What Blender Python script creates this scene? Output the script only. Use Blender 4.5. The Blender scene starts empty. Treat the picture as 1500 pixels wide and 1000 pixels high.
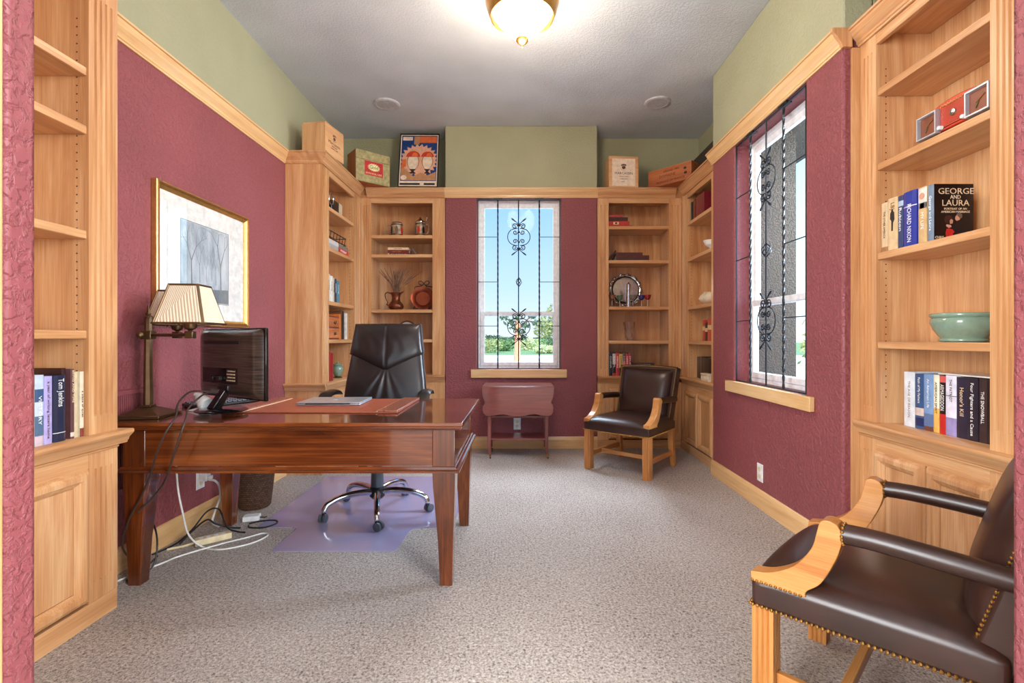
import bpy, math, random
from math import sin, cos, pi, radians, sqrt, atan2
from mathutils import Vector, Matrix

random.seed(7)
SC = bpy.context.scene
COL = SC.collection
F, CX, CY, EYE = 710.0, 762.0, 495.0, 1.10     # focal length in pixels, vanishing point, eye height


def at(px, py, y):
    """the point at distance y from the camera that the photo shows at pixel (px, py)"""
    return ((px - CX) * y / F, y, EYE - (py - CY) * y / F)


# ------------------------------------------------------------------ materials
def lin(c):
    def f(v):
        v /= 255.0
        return v / 12.92 if v <= 0.04045 else ((v + 0.055) / 1.055) ** 2.4
    return (f(c[0]), f(c[1]), f(c[2]), 1.0)


MATS = {}


def new_mat(name):
    m = bpy.data.materials.new(name)
    m.use_nodes = True
    nt = m.node_tree
    b = nt.nodes['Principled BSDF']
    MATS[name] = m
    return m, nt, b


def setp(b, **k):
    names = {'rough': 'Roughness', 'metal': 'Metallic', 'spec': 'Specular IOR Level', 'coat': 'Coat Weight', 'coat_rough': 'Coat Roughness',
             'trans': 'Transmission Weight', 'ior': 'IOR', 'alpha': 'Alpha', 'emit': 'Emission Strength', 'sheen': 'Sheen Weight', 'sss': 'Subsurface Weight'}
    for a, v in k.items():
        b.inputs[names[a]].default_value = v


def nd(nt, typ, **kw):
    n = nt.nodes.new(typ)
    for k, v in kw.items():
        if hasattr(n, k):
            setattr(n, k, v)
        else:
            n.inputs[k.replace('_', ' ')].default_value = v
    return n


def coords(nt, scale=(1, 1, 1), vary=True):
    tc = nd(nt, 'ShaderNodeTexCoord')
    mp = nd(nt, 'ShaderNodeMapping')
    mp.inputs['Scale'].default_value = scale
    nt.links.new(tc.outputs['Object'], mp.inputs['Vector'])
    if vary:
        oi = nd(nt, 'ShaderNodeObjectInfo')
        mul = nd(nt, 'ShaderNodeMath', operation='MULTIPLY')
        mul.inputs[1].default_value = 37.0
        nt.links.new(oi.outputs['Random'], mul.inputs[0])
        nt.links.new(mul.outputs[0], mp.inputs['Location'])
    return mp.outputs['Vector']


def noise(nt, vec, scale, detail=4, rough=0.55, dist=0.0):
    n = nd(nt, 'ShaderNodeTexNoise')
    n.inputs['Scale'].default_value = scale
    n.inputs['Detail'].default_value = detail
    n.inputs['Roughness'].default_value = rough
    n.inputs['Distortion'].default_value = dist
    nt.links.new(vec, n.inputs['Vector'])
    return n.outputs['Fac']


def ramp(nt, fac, stops):
    r = nd(nt, 'ShaderNodeValToRGB')
    e = r.color_ramp.elements
    while len(e) < len(stops):
        e.new(0.5)
    for i, (p, c) in enumerate(stops):
        e[i].position = p
        e[i].color = c if len(c) == 4 else lin(c)
    nt.links.new(fac, r.inputs['Fac'])
    return r.outputs['Color']


def bump(nt, b, height, strength=0.3, dist=0.002):
    bp = nd(nt, 'ShaderNodeBump')
    bp.inputs['Strength'].default_value = strength
    bp.inputs['Distance'].default_value = dist
    nt.links.new(height, bp.inputs['Height'])
    nt.links.new(bp.outputs['Normal'], b.inputs['Normal'])


def plain(name, c, rough=0.5, metal=0.0, var=0.06, **k):
    """one colour with a faint procedural variation"""
    if name in MATS:
        return MATS[name]
    m, nt, b = new_mat(name)
    v = coords(nt)
    f = noise(nt, v, 30.0, 3)
    d = [max(0, x * (1 - var)) for x in c]
    u = [min(255, x * (1 + var)) for x in c]
    nt.links.new(ramp(nt, f, [(0.3, d), (0.7, u)]), b.inputs['Base Color'])
    setp(b, rough=rough, metal=metal, **k)
    return m


def wood(name, dark, mid, light, axis, rough=0.35, coat=0.3, scale=9.0, stretch=0.09, blotch=0.0):
    m, nt, b = new_mat(name)
    s = [1.0, 1.0, 1.0]
    s[axis] = stretch
    v = coords(nt, tuple(s))
    big = noise(nt, v, scale, 5, 0.6, 1.2)
    s2 = [1.0, 1.0, 1.0]
    s2[axis] = 0.02
    v2 = coords(nt, tuple(s2))
    fine = noise(nt, v2, scale * 22, 2, 0.6)
    mx = nd(nt, 'ShaderNodeMath', operation='MULTIPLY_ADD')
    mx.inputs[1].default_value = 0.3
    nt.links.new(fine, mx.inputs[0])
    sc = nd(nt, 'ShaderNodeMath', operation='MULTIPLY')
    sc.inputs[1].default_value = 0.7
    nt.links.new(big, sc.inputs[0])
    nt.links.new(sc.outputs[0], mx.inputs[2])
    nt.links.new(ramp(nt, mx.outputs[0], [(0.30, dark), (0.5, mid), (0.7, light)]), b.inputs['Base Color'])
    setp(b, rough=rough, coat=coat, coat_rough=0.07)
    bump(nt, b, fine, 0.08, 0.001)
    return m


def wall_paint(name, c, scale=55.0, strength=0.5, dist=0.004, rough=0.6):
    m, nt, b = new_mat(name)
    v = coords(nt, vary=False)
    f = noise(nt, v, scale, 4, 0.55, 0.4)
    r = ramp(nt, f, [(0.42, (0, 0, 0, 1)), (0.56, (1, 1, 1, 1))])
    big = noise(nt, v, 1.4, 2)
    nt.links.new(ramp(nt, big, [(0.3, [x * 0.95 for x in c]), (0.7, [min(255, x * 1.05) for x in c])]), b.inputs['Base Color'])
    setp(b, rough=rough, spec=0.4)
    bump(nt, b, r, strength, dist)
    return m


def make_materials():
    wd, wm, wl = (174, 115, 69), (207, 153, 103), (229, 188, 141)
    for i, a in enumerate('xyz'):
        wood('maple_' + a, wd, wm, wl, i, 0.32, 0.35)
        wood('pine_' + a, (206, 154, 98), (228, 184, 128), (240, 206, 156), i, 0.4, 0.25)
        wood('mahogany_' + a, (42, 17, 8), (102, 47, 18), (158, 84, 36), i, 0.24, 0.9, 5.0, 0.16)
        wood('red_mahogany_' + a, (84, 36, 30), (126, 58, 48), (152, 78, 64), i, 0.3, 0.5, 6.0, 0.15)
        wood('oak_' + a, (168, 100, 44), (196, 130, 66), (216, 156, 92), i, 0.35, 0.3, 14.0, 0.06)
        wood('crate_pine_' + a, (190, 132, 84), (214, 162, 112), (228, 184, 138), i, 0.6, 0.0)
        wood('old_crate_' + a, (138, 70, 34), (178, 100, 54), (200, 128, 78), i, 0.6, 0.0)
    wall_paint('burgundy_paint', (146, 78, 82), 50, 0.6, 0.0055, 0.45)
    wall_paint('green_paint', (170, 168, 136), 60, 0.4, 0.004, 0.6)
    wall_paint('ceiling_paint', (202, 206, 210), 75, 0.5, 0.004, 0.8)
    wall_paint('hall_paint', (214, 204, 188), 55, 0.4, 0.004, 0.7)
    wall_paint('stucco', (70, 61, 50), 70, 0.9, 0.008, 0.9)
    # carpet
    m, nt, b = new_mat('carpet')
    v = coords(nt, vary=False)
    f = noise(nt, v, 105.0, 4, 0.7, 0.6)
    g = noise(nt, v, 1.3, 2)
    mx = nd(nt, 'ShaderNodeMath', operation='MULTIPLY_ADD')
    mx.inputs[1].default_value = 0.12
    nt.links.new(g, mx.inputs[0])
    nt.links.new(f, mx.inputs[2])
    nt.links.new(ramp(nt, mx.outputs[0], [(0.39, (92, 78, 68)), (0.52, (176, 160, 148)), (0.70, (222, 212, 202))]), b.inputs['Base Color'])
    setp(b, rough=0.95, spec=0.1, sheen=0.2)
    bump(nt, b, f, 1.0, 0.012)
    # leather
    for nme, c, r in (('leather', (50, 29, 22), 0.33), ('chair_leather', (36, 27, 26), 0.32)):
        m, nt, b = new_mat(nme)
        v = coords(nt)
        f = noise(nt, v, 7.0, 3)
        nt.links.new(ramp(nt, f, [(0.3, [x * 0.8 for x in c]), (0.75, [x * 1.25 for x in c])]), b.inputs['Base Color'])
        setp(b, rough=r, coat=0.08, coat_rough=0.25)
        bump(nt, b, noise(nt, v, 160.0, 3), 0.12, 0.001)
    plain('leather_pad', (164, 86, 60), 0.4)
    m, nt, b = new_mat('tooled_leather')
    v = coords(nt)
    vo = nd(nt, 'ShaderNodeTexVoronoi')
    vo.inputs['Scale'].default_value = 70.0
    nt.links.new(v, vo.inputs['Vector'])
    nt.links.new(ramp(nt, vo.outputs['Distance'], [(0.1, (84, 36, 26)), (0.5, (164, 96, 72))]), b.inputs['Base Color'])
    setp(b, rough=0.3, coat=0.3)
    bump(nt, b, vo.outputs['Distance'], 0.6, 0.003)
    plain('iron', (44, 46, 50), 0.4, 0.6, spec=0.6)
    plain('bronze', (116, 92, 66), 0.38, 0.85)
    plain('brass', (196, 146, 76), 0.3, 1.0)
    plain('gold', (206, 168, 100), 0.35, 0.9)
    plain('gold_dark', (150, 96, 46), 0.4, 0.6)
    plain('chrome', (205, 207, 212), 0.12, 1.0)
    plain('silver', (200, 198, 196), 0.2, 1.0)
    plain('copper', (128, 62, 42), 0.32, 0.85)
    plain('antique_copper', (120, 66, 44), 0.35, 0.75, 0.2)
    plain('aluminium', (198, 202, 210), 0.35, 0.7)
    plain('black_plastic', (22, 20, 20), 0.35)
    plain('black_gloss', (16, 14, 16), 0.08)
    plain('grey_plastic', (70, 74, 82), 0.35)
    plain('white_plastic', (236, 236, 234), 0.35)
    plain('vinyl', (244, 246, 250), 0.35)
    plain('beige_plastic', (226, 208, 168), 0.45)
    plain('white_cord', (226, 224, 220), 0.4)
    plain('black_cord', (30, 26, 26), 0.5)
    plain('brown_cord', (60, 44, 38), 0.5)
    plain('vent_paint', (142, 76, 82), 0.5)
    plain('paper', (236, 226, 204), 0.8)
    plain('mat_board', (232, 230, 224), 0.8)
    plain('dark_pin', (60, 30, 14), 0.8)
    plain('black_ink', (40, 26, 20), 0.7)
    plain('brown_ink', (92, 56, 38), 0.7)
    plain('white_ink', (240, 238, 234), 0.6)
    plain('cream_ink', (232, 206, 168), 0.6)
    plain('celadon', (128, 152, 132), 0.15, coat=0.6)
    plain('ceramic_white', (232, 230, 224), 0.15, coat=0.5)
    plain('speaker_white', (206, 206, 208), 0.6)
    plain('speaker_grille', (188, 188, 190), 0.7)
    plain('radio_red', (206, 70, 44), 0.3, coat=0.4)
    plain('shell_cream', (224, 206, 178), 0.5)
    plain('stein_clay', (150, 130, 108), 0.4, 0, 0.3, coat=0.4)
    plain('straw', (128, 96, 76), 0.9, 0, 0.3)
    plain('crate_green', (168, 154, 104), 0.7, 0, 0.15)
    plain('label_red', (196, 34, 36), 0.5)
    plain('label_cream', (234, 222, 160), 0.5)
    plain('label_green', (64, 84, 44), 0.5)
    plain('poster_blue', (22, 58, 120), 0.4)
    plain('poster_orange', (226, 112, 56), 0.4)
    plain('poster_red', (204, 58, 34), 0.4)
    plain('poster_cream', (236, 214, 190), 0.4)
    plain('poster_peach', (226, 170, 140), 0.4)
    plain('poster_tan', (190, 136, 92), 0.4)
    plain('wood_panel_dark', (122, 58, 30), 0.4)
    # ribs of the pleated shades
    m, nt, b = new_mat('pleated_cloth')
    tc = nd(nt, 'ShaderNodeTexCoord')
    wv = nd(nt, 'ShaderNodeTexWave')
    wv.inputs['Scale'].default_value = 9.0
    nt.links.new(tc.outputs['UV'], wv.inputs['Vector'])
    nt.links.new(ramp(nt, wv.outputs['Fac'], [(0.0, (214, 184, 148)), (0.6, (246, 234, 210))]), b.inputs['Base Color'])
    setp(b, rough=0.85, sss=0.0)
    bump(nt, b, wv.outputs['Fac'], 0.6, 0.003)
    # brushed back of the monitor
    m, nt, b = new_mat('brushed_black')
    v = coords(nt, (1.5, 1.5, 60))
    f = noise(nt, v, 4.0, 3)
    nt.links.new(ramp(nt, f, [(0.35, (38, 30, 26)), (0.7, (88, 72, 62))]), b.inputs['Base Color'])
    setp(b, rough=0.28, coat=0.4)
    # wicker
    m, nt, b = new_mat('wicker')
    v = coords(nt, vary=False)
    br = nd(nt, 'ShaderNodeTexBrick')
    tc = nd(nt, 'ShaderNodeTexCoord')
    nt.links.new(tc.outputs['UV'], br.inputs['Vector'])
    br.inputs['Scale'].default_value = 1.0
    br.inputs['Brick Width'].default_value = 0.022
    br.inputs['Row Height'].default_value = 0.013
    br.inputs['Mortar Size'].default_value = 0.0022
    br.inputs['Mortar Smooth'].default_value = 1.0
    br.inputs['Color1'].default_value = lin((86, 56, 40))
    br.inputs['Color2'].default_value = lin((122, 86, 62))
    br.inputs['Mortar'].default_value = lin((22, 14, 10))
    nt.links.new(br.outputs['Color'], b.inputs['Base Color'])
    setp(b, rough=0.6)
    inv = nd(nt, 'ShaderNodeMath', operation='SUBTRACT')
    inv.inputs[0].default_value = 1.0
    nt.links.new(br.outputs['Fac'], inv.inputs[1])
    bump(nt, b, inv.outputs[0], 1.0, 0.006)
    # chair mat: clear hazy vinyl, its lavender reflection of walls and sky painted in
    m, nt, b = new_mat('vinyl_mat')
    v = coords(nt)
    b.inputs['Base Color'].default_value = lin((182, 174, 210))
    setp(b, rough=0.16, coat=0.8, coat_rough=0.1, alpha=0.8)
    bump(nt, b, noise(nt, v, 5.0, 2), 0.1, 0.006)
    # panes: clear, reflecting by angle
    for gname, gior in (('pane_glass', 1.12), ('picture_glass', 1.6)):
        m = bpy.data.materials.new(gname)
        m.use_nodes = True
        nt = m.node_tree
        nt.nodes.remove(nt.nodes['Principled BSDF'])
        tr = nd(nt, 'ShaderNodeBsdfTransparent')
        gl = nd(nt, 'ShaderNodeBsdfGlossy')
        gl.inputs['Roughness'].default_value = 0.01
        fr = nd(nt, 'ShaderNodeFresnel')
        fr.inputs['IOR'].default_value = gior
        geo = nd(nt, 'ShaderNodeNewGeometry')
        ior = nd(nt, 'ShaderNodeMapRange')       # same reflectance on both faces of the pane
        ior.inputs['To Min'].default_value = gior
        ior.inputs['To Max'].default_value = 1 / gior
        nt.links.new(geo.outputs['Backfacing'], ior.inputs['Value'])
        nt.links.new(ior.outputs[0], fr.inputs['IOR'])
        mx = nd(nt, 'ShaderNodeMixShader')
        nt.links.new(fr.outputs[0], mx.inputs[0])
        nt.links.new(tr.outputs[0], mx.inputs[1])
        nt.links.new(gl.outputs[0], mx.inputs[2])
        nt.links.new(mx.outputs[0], nt.nodes['Material Output'].inputs[0])
        MATS[gname] = m
    m, nt, b = new_mat('crystal')
    b.inputs['Base Color'].default_value = (0.95, 0.95, 0.95, 1)
    setp(b, rough=0.03, trans=1.0, ior=1.45)
    m, nt, b = new_mat('smoke_glass')
    b.inputs['Base Color'].default_value = lin((120, 110, 100))
    setp(b, rough=0.05, coat=1.0)
    for nme, c in (('glass_red', (150, 30, 36)), ('glass_blue', (40, 44, 110)), ('glass_green', (90, 120, 90)), ('glass_amber', (140, 90, 60))):
        plain(nme, c, 0.1, coat=0.8)
    # alabaster bowl, lit from inside
    m, nt, b = new_mat('lit_alabaster')
    v = coords(nt)
    f = noise(nt, v, 6.0, 4, 0.6, 1.0)
    col = ramp(nt, f, [(0.3, (255, 226, 184)), (0.7, (255, 242, 218))])
    nt.links.new(col, b.inputs['Base Color'])
    nt.links.new(col, b.inputs['Emission Color'])
    setp(b, rough=0.3, emit=BOWL)
    # print of misty trees
    m, nt, b = new_mat('misty_print')
    v = coords(nt, (3, 3, 1.2), False)
    f = noise(nt, v, 3.0, 6, 0.65, 0.5)
    nt.links.new(ramp(nt, f, [(0.3, (126, 142, 148)), (0.55, (188, 198, 204)), (0.75, (216, 220, 222))]), b.inputs['Base Color'])
    setp(b, rough=0.8)
    plain('print_grey', (112, 128, 134), 0.8)
    plain('print_dark', (84, 98, 102), 0.8)
    # outdoors
    plain('gravel', (232, 220, 204), 0.9, 0, 0.08)
    plain('lawn', (128, 150, 84), 0.9, 0, 0.2)
    plain('asphalt', (120, 120, 116), 0.9, 0, 0.1)
    plain('leaf_green', (110, 132, 74), 0.7, 0, 0.35)
    plain('leaf_olive', (148, 150, 92), 0.7, 0, 0.35)
    plain('leaf_dark', (64, 84, 50), 0.7, 0, 0.35)
    plain('leaf_pale', (196, 196, 140), 0.7, 0, 0.25)
    plain('bark', (206, 150, 112), 0.9, 0, 0.2)
    plain('bark_dark', (96, 76, 60), 0.9, 0, 0.2)


def M(n):
    return MATS[n]


# ------------------------------------------------------------------ mesh building
class MB:
    def __init__(self):
        self.v, self.f, self.mi, self.uv = [], [], [], {}

    def add(self, vs, fs, mi=0):
        b = len(self.v)
        self.v.extend([tuple(p) for p in vs])
        self.f.extend([tuple(b + i for i in f) for f in fs])
        self.mi.extend([mi] * len(fs))
        return b

    def box(self, x0, x1, y0, y1, z0, z1, mi=0):
        vs = [(x0, y0, z0), (x1, y0, z0), (x1, y1, z0), (x0, y1, z0), (x0, y0, z1), (x1, y0, z1), (x1, y1, z1), (x0, y1, z1)]
        self.add(vs, [(0, 3, 2, 1), (4, 5, 6, 7), (0, 1, 5, 4), (1, 2, 6, 5), (2, 3, 7, 6), (3, 0, 4, 7)], mi)
        return self

    def hexa(self, bot, top, mi=0):
        self.add(list(bot) + list(top), [(0, 3, 2, 1), (4, 5, 6, 7), (0, 1, 5, 4), (1, 2, 6, 5), (2, 3, 7, 6), (3, 0, 4, 7)], mi)
        return self

    def taper(self, cx0, cy0, w0, d0, z0, cx1, cy1, w1, d1, z1, mi=0):
        q = lambda cx, cy, w, d, z: [(cx - w / 2, cy - d / 2, z), (cx + w / 2, cy - d / 2, z), (cx + w / 2, cy + d / 2, z), (cx - w / 2, cy + d / 2, z)]
        return self.hexa(q(cx0, cy0, w0, d0, z0), q(cx1, cy1, w1, d1, z1), mi)

    def prism(self, poly, a0, a1, axis='z', mi=0):
        """polygon extruded along an axis; poly pairs are the two other coordinates in order (x: y,z; y: x,z; z: x,y)"""
        mk = {'x': lambda p, a: (a, p[0], p[1]), 'y': lambda p, a: (p[0], a, p[1]), 'z': lambda p, a: (p[0], p[1], a)}[axis]
        n = len(poly)
        vs = [mk(p, a0) for p in poly] + [mk(p, a1) for p in poly]
        fs = [tuple(range(n)), tuple(range(2 * n - 1, n - 1, -1))] + [(i, n + i, n + (i + 1) % n, (i + 1) % n) for i in range(n)]
        self.add(vs, fs, mi)
        return self

    def lathe(self, prof, c=(0, 0, 0), n=24, mi=0, axis='z', cap=True, sx=1.0, sy=1.0):
        vs, fs = [], []
        b = len(self.v)
        for i, (r, z) in enumerate(prof):
            for k in range(n):
                a = 2 * pi * k / n
                p = (r * cos(a) * sx, r * sin(a) * sy, z)
                if axis == 'y':
                    p = (p[0], p[2], p[1])
                elif axis == 'x':
                    p = (p[2], p[0], p[1])
                vs.append((p[0] + c[0], p[1] + c[1], p[2] + c[2]))
        for i in range(len(prof) - 1):
            for k in range(n):
                k2 = (k + 1) % n
                fs.append((i * n + k, i * n + k2, (i + 1) * n + k2, (i + 1) * n + k))
                self.uv[len(self.f) + len(fs) - 1] = [(k / n, prof[i][1]), ((k + 1) / n, prof[i][1]), ((k + 1) / n, prof[i + 1][1]), (k / n, prof[i + 1][1])]
        if cap:
            if prof[0][0] > 1e-6:
                fs.append(tuple(range(n - 1, -1, -1)))
            if prof[-1][0] > 1e-6:
                fs.append(tuple((len(prof) - 1) * n + k for k in range(n)))
        self.add(vs, fs, mi)
        return self

    def tube(self, pts, r, n=8, mi=0, closed=False, flat=1.0, twist=0.0, square=False):
        pts = [Vector(p) for p in pts]
        m = len(pts)
        rad = r if isinstance(r, (list, tuple)) else [r] * m
        vs, fs = [], []
        up = None
        for i in range(m):
            if closed:
                t = pts[(i + 1) % m] - pts[i - 1]
            else:
                t = pts[min(i + 1, m - 1)] - pts[max(i - 1, 0)]
            if t.length < 1e-9:
                t = Vector((0, 0, 1))
            t.normalize()
            if up is None:
                up = Vector((0, 0, 1)) if abs(t.z) < 0.9 else Vector((1, 0, 0))
            a = up - t * up.dot(t)
            if a.length < 1e-6:
                a = t.orthogonal()
            a.normalize()
            up = a
            bb = t.cross(a)
            for k in range(n):
                ang = 2 * pi * (k + 0.5) / n + twist * i
                q = pts[i] + a * (cos(ang) * rad[i]) + bb * (sin(ang) * rad[i] * flat)
                vs.append(q)
        for i in range(m if closed else m - 1):
            j = (i + 1) % m
            for k in range(n):
                k2 = (k + 1) % n
                fs.append((i * n + k, i * n + k2, j * n + k2, j * n + k))
        if not closed:
            fs.append(tuple(range(n - 1, -1, -1)))
            fs.append(tuple((m - 1) * n + k for k in range(n)))
        self.add(vs, fs, mi)
        return self

    def sphere(self, c, r, n=12, m=8, mi=0, s=(1, 1, 1)):
        prof = [(0, 0)] * 0
        vs, fs = [], []
        vs.append((c[0], c[1], c[2] - r * s[2]))
        for i in range(1, m):
            a = -pi / 2 + pi * i / m
            for k in range(n):
                b = 2 * pi * k / n
                vs.append((c[0] + r * cos(a) * cos(b) * s[0], c[1] + r * cos(a) * sin(b) * s[1], c[2] + r * sin(a) * s[2]))
        vs.append((c[0], c[1], c[2] + r * s[2]))
        for k in range(n):
            fs.append((0, 1 + (k + 1) % n, 1 + k))
            for i in range(m - 2):
                fs.append((1 + i * n + k, 1 + i * n + (k + 1) % n, 1 + (i + 1) * n + (k + 1) % n, 1 + (i + 1) * n + k))
            fs.append((1 + (m - 2) * n + k, 1 + (m - 2) * n + (k + 1) % n, len(vs) - 1))
        self.add(vs, fs, mi)
        return self

    def grid(self, fn, nu, nv, thick=None, mi=0):
        """surface fn(u, v) -> point; with thick a point function for the back, closed round the rim"""
        vs, fs = [], []
        w = nv + 1
        for i in range(nu + 1):
            for j in range(nv + 1):
                vs.append(fn(i / nu, j / nv))
        for i in range(nu):
            for j in range(nv):
                fs.append((i * w + j, (i + 1) * w + j, (i + 1) * w + j + 1, i * w + j + 1))
                self.uv[len(self.f) + len(fs) - 1] = [(i / nu, j / nv), ((i + 1) / nu, j / nv), ((i + 1) / nu, (j + 1) / nv), (i / nu, (j + 1) / nv)]
        if thick:
            o = len(vs)
            for i in range(nu + 1):
                for j in range(nv + 1):
                    vs.append(thick(i / nu, j / nv))
            for i in range(nu):
                for j in range(nv):
                    fs.append((o + i * w + j, o + i * w + j + 1, o + (i + 1) * w + j + 1, o + (i + 1) * w + j))
            rim = [i * w for i in range(nu + 1)] + [nu * w + j for j in range(1, nv + 1)] + [i * w + nv for i in range(nu - 1, -1, -1)] + [j for j in range(nv - 1, 0, -1)]
            for a, b in zip(rim, rim[1:] + rim[:1]):
                fs.append((b, a, o + a, o + b))
        self.add(vs, fs, mi)
        return self

    def rings(self, x0, x1, z0, z1, steps, y=0.0, back=None, mi=0, fill=True):
        """nested rectangles in the xz plane: steps = [(inset, y offset)], the last one filled; a moulded frame or a raised panel facing -y"""
        loops = []
        if back is not None:
            loops.append([(x0, y + back, z0), (x1, y + back, z0), (x1, y + back, z1), (x0, y + back, z1)])
        for ins, dy in steps:
            loops.append([(x0 + ins, y + dy, z0 + ins), (x1 - ins, y + dy, z0 + ins), (x1 - ins, y + dy, z1 - ins), (x0 + ins, y + dy, z1 - ins)])
        vs = [p for l in loops for p in l]
        fs = []
        for i in range(len(loops) - 1):
            for k in range(4):
                k2 = (k + 1) % 4
                fs.append((i * 4 + k, i * 4 + k2, (i + 1) * 4 + k2, (i + 1) * 4 + k))
        if fill:
            n = len(loops) - 1
            fs.append((n * 4, n * 4 + 1, n * 4 + 2, n * 4 + 3))
            if back is not None:
                fs.append((3, 2, 1, 0))
        elif back is not None:
            n = len(loops) - 1
            b = loops[-1]
            for k in range(4):
                vs.append((b[k][0], y + back, b[k][2]))
            o = (n + 1) * 4
            for k in range(4):
                k2 = (k + 1) % 4
                fs.append((n * 4 + k, n * 4 + k2, o + k2, o + k))
                fs.append((o + k, o + k2, k2, k))
        self.add(vs, fs, mi)
        return self

    def sweep(self, prof, path, mi=0):
        """prof [(out, z)] swept along a plan polyline, mitred; out points to the right of travel"""
        n = len(path)
        P = [Vector((p[0], p[1])) for p in path]
        rings = []
        for i in range(n):
            d0 = (P[i] - P[i - 1]).normalized() if i > 0 else (P[1] - P[0]).normalized()
            d1 = (P[i + 1] - P[i]).normalized() if i < n - 1 else d0
            n0, n1 = Vector((d0.y, -d0.x)), Vector((d1.y, -d1.x))
            mm = n0 + n1
            mm = mm / max(mm.dot(n0), 1e-6) if mm.length > 1e-6 else n0
            rings.append([(P[i].x + mm.x * o, P[i].y + mm.y * o, z) for o, z in prof])
        k = len(prof)
        vs = [p for r in rings for p in r]
        fs = [tuple(range(k)), tuple((n - 1) * k + j for j in range(k - 1, -1, -1))]
        for i in range(n - 1):
            for j in range(k):
                fs.append((i * k + j, (i + 1) * k + j, (i + 1) * k + (j + 1) % k, i * k + (j + 1) % k))
        self.add(vs, fs, mi)
        return self

    def move(self, mat):
        self.v = [tuple(mat @ Vector(p)) for p in self.v]
        return self

    def build(self, name, mats, parent=None, smooth=False, bevel=0.0, seg=2, angle=35, fix=True):
        me = bpy.data.meshes.new(name)
        me.from_pydata(self.v, [], self.f)
        mats = mats if isinstance(mats, (list, tuple)) else [mats]
        for m in mats:
            me.materials.append(M(m) if isinstance(m, str) else m)
        if len(mats) > 1:
            me.polygons.foreach_set('material_index', self.mi)
        if self.uv:
            lay = me.uv_layers.new(name='UVMap')
            for p in me.polygons:
                c = self.uv.get(p.index)
                if c:
                    for li, q in zip(p.loop_indices, c):
                        lay.data[li].uv = q
        if fix:
            import bmesh
            bm = bmesh.new()
            bm.from_mesh(me)
            bmesh.ops.recalc_face_normals(bm, faces=bm.faces)
            bm.to_mesh(me)
            bm.free()
        me.update()
        if smooth:
            me.polygons.foreach_set('use_smooth', [True] * len(me.polygons))
            me.set_sharp_from_angle(angle=radians(angle))
        o = bpy.data.objects.new(name, me)
        COL.objects.link(o)
        if parent:
            o.parent = parent
        if bevel:
            md = o.modifiers.new('Bevel', 'BEVEL')
            md.width = bevel
            md.segments = seg
            md.limit_method = 'ANGLE'
            md.angle_limit = radians(40)
            md.harden_normals = False
            me.polygons.foreach_set('use_smooth', [True] * len(me.polygons))
            me.set_sharp_from_angle(angle=radians(angle))
        return o


def tag(o, label, cat=None, group=None, kind=None):
    o['label'] = label
    if cat:
        o['category'] = cat
    if group:
        o['group'] = group
    if kind:
        o['kind'] = kind
    return o


def thing(name, label, cat, loc=(0, 0, 0), rz=0.0, group=None, rot=None):
    o = bpy.data.objects.new(name, None)
    o.empty_display_size = 0.05
    COL.objects.link(o)
    o.location = loc
    o.rotation_euler = rot if rot else (0, 0, rz)
    return tag(o, label, cat, group)


def copy_tree(o, parent=None):
    c = o.copy()
    COL.objects.link(c)
    c.parent = parent
    for ch in list(o.children):
        copy_tree(ch, c)
    return c


def struct(name, mb, mat, label, **k):
    o = mb.build(name, mat, **k)
    o['kind'] = 'structure'
    o['label'] = label
    o['category'] = name.split('_')[0]
    return o


def lettering(text, size, mat, parent, loc, rot=(0, 0, 0), align='CENTER', depth=0.0004, name='lettering', width=None, space=1.0):
    cu = bpy.data.curves.new(name, 'FONT')
    cu.body = text
    cu.size = size
    cu.align_x = align
    cu.align_y = 'CENTER'
    cu.extrude = depth
    cu.resolution_u = 2
    cu.space_character = space
    tmp = bpy.data.objects.new('tmp', cu)
    me = bpy.data.meshes.new_from_object(tmp)
    me.name = name
    bpy.data.objects.remove(tmp)
    bpy.data.curves.remove(cu)
    if width and len(me.vertices):
        xs = [v.co.x for v in me.vertices]
        w = max(xs) - min(xs)
        s = width / w
        for v in me.vertices:
            v.co.x *= s
    me.materials.clear()
    me.materials.append(M(mat))
    o = bpy.data.objects.new(name, me)
    COL.objects.link(o)
    o.parent = parent
    o.location = loc
    o.rotation_euler = rot
    return o


def arc(cx, cy, r, a0, a1, n):
    return [(cx + r * cos(radians(a0 + (a1 - a0) * i / n)), cy + r * sin(radians(a0 + (a1 - a0) * i / n))) for i in range(n + 1)]


def smooth_path(pts, n=6):
    """Catmull-Rom through pts"""
    P = [Vector(p) for p in pts]
    out = []
    for i in range(len(P) - 1):
        p0, p1, p2, p3 = P[max(i - 1, 0)], P[i], P[i + 1], P[min(i + 2, len(P) - 1)]
        for k in range(n):
            t = k / n
            out.append(0.5 * ((2 * p1) + (p2 - p0) * t + (2 * p0 - 5 * p1 + 4 * p2 - p3) * t * t + (3 * p1 - p0 - 3 * p2 + p3) * t ** 3))
    out.append(P[-1])
    return out
# ------------------------------------------------------------------ the room
XL, XR, YB, YN, ZC = -1.89, 1.56, 4.84, 5.16, 3.22      # left wall, right wall, window wall, niche wall, ceiling
XRR = 1.90                                            # back of the recesses on the right
CROWN_Z0, CROWN_Z1 = 2.495, 2.585
CROWN = [(0.0, 2.497), (0.010, 2.497), (0.012, 2.505), (0.017, 2.508), (0.018, 2.520), (0.026, 2.530), (0.040, 2.546),
         (0.050, 2.566), (0.052, 2.572), (0.060, 2.574), (0.060, 2.585), (0.0, 2.585)]
BASE = [(0.0, 0.0), (0.016, 0.0), (0.016, 0.088), (0.013, 0.096), (0.011, 0.102), (0.009, 0.112), (0.004, 0.118), (0.0, 0.118)]
WIN_Z0, WIN_Z1 = 0.786, 2.497


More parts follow.
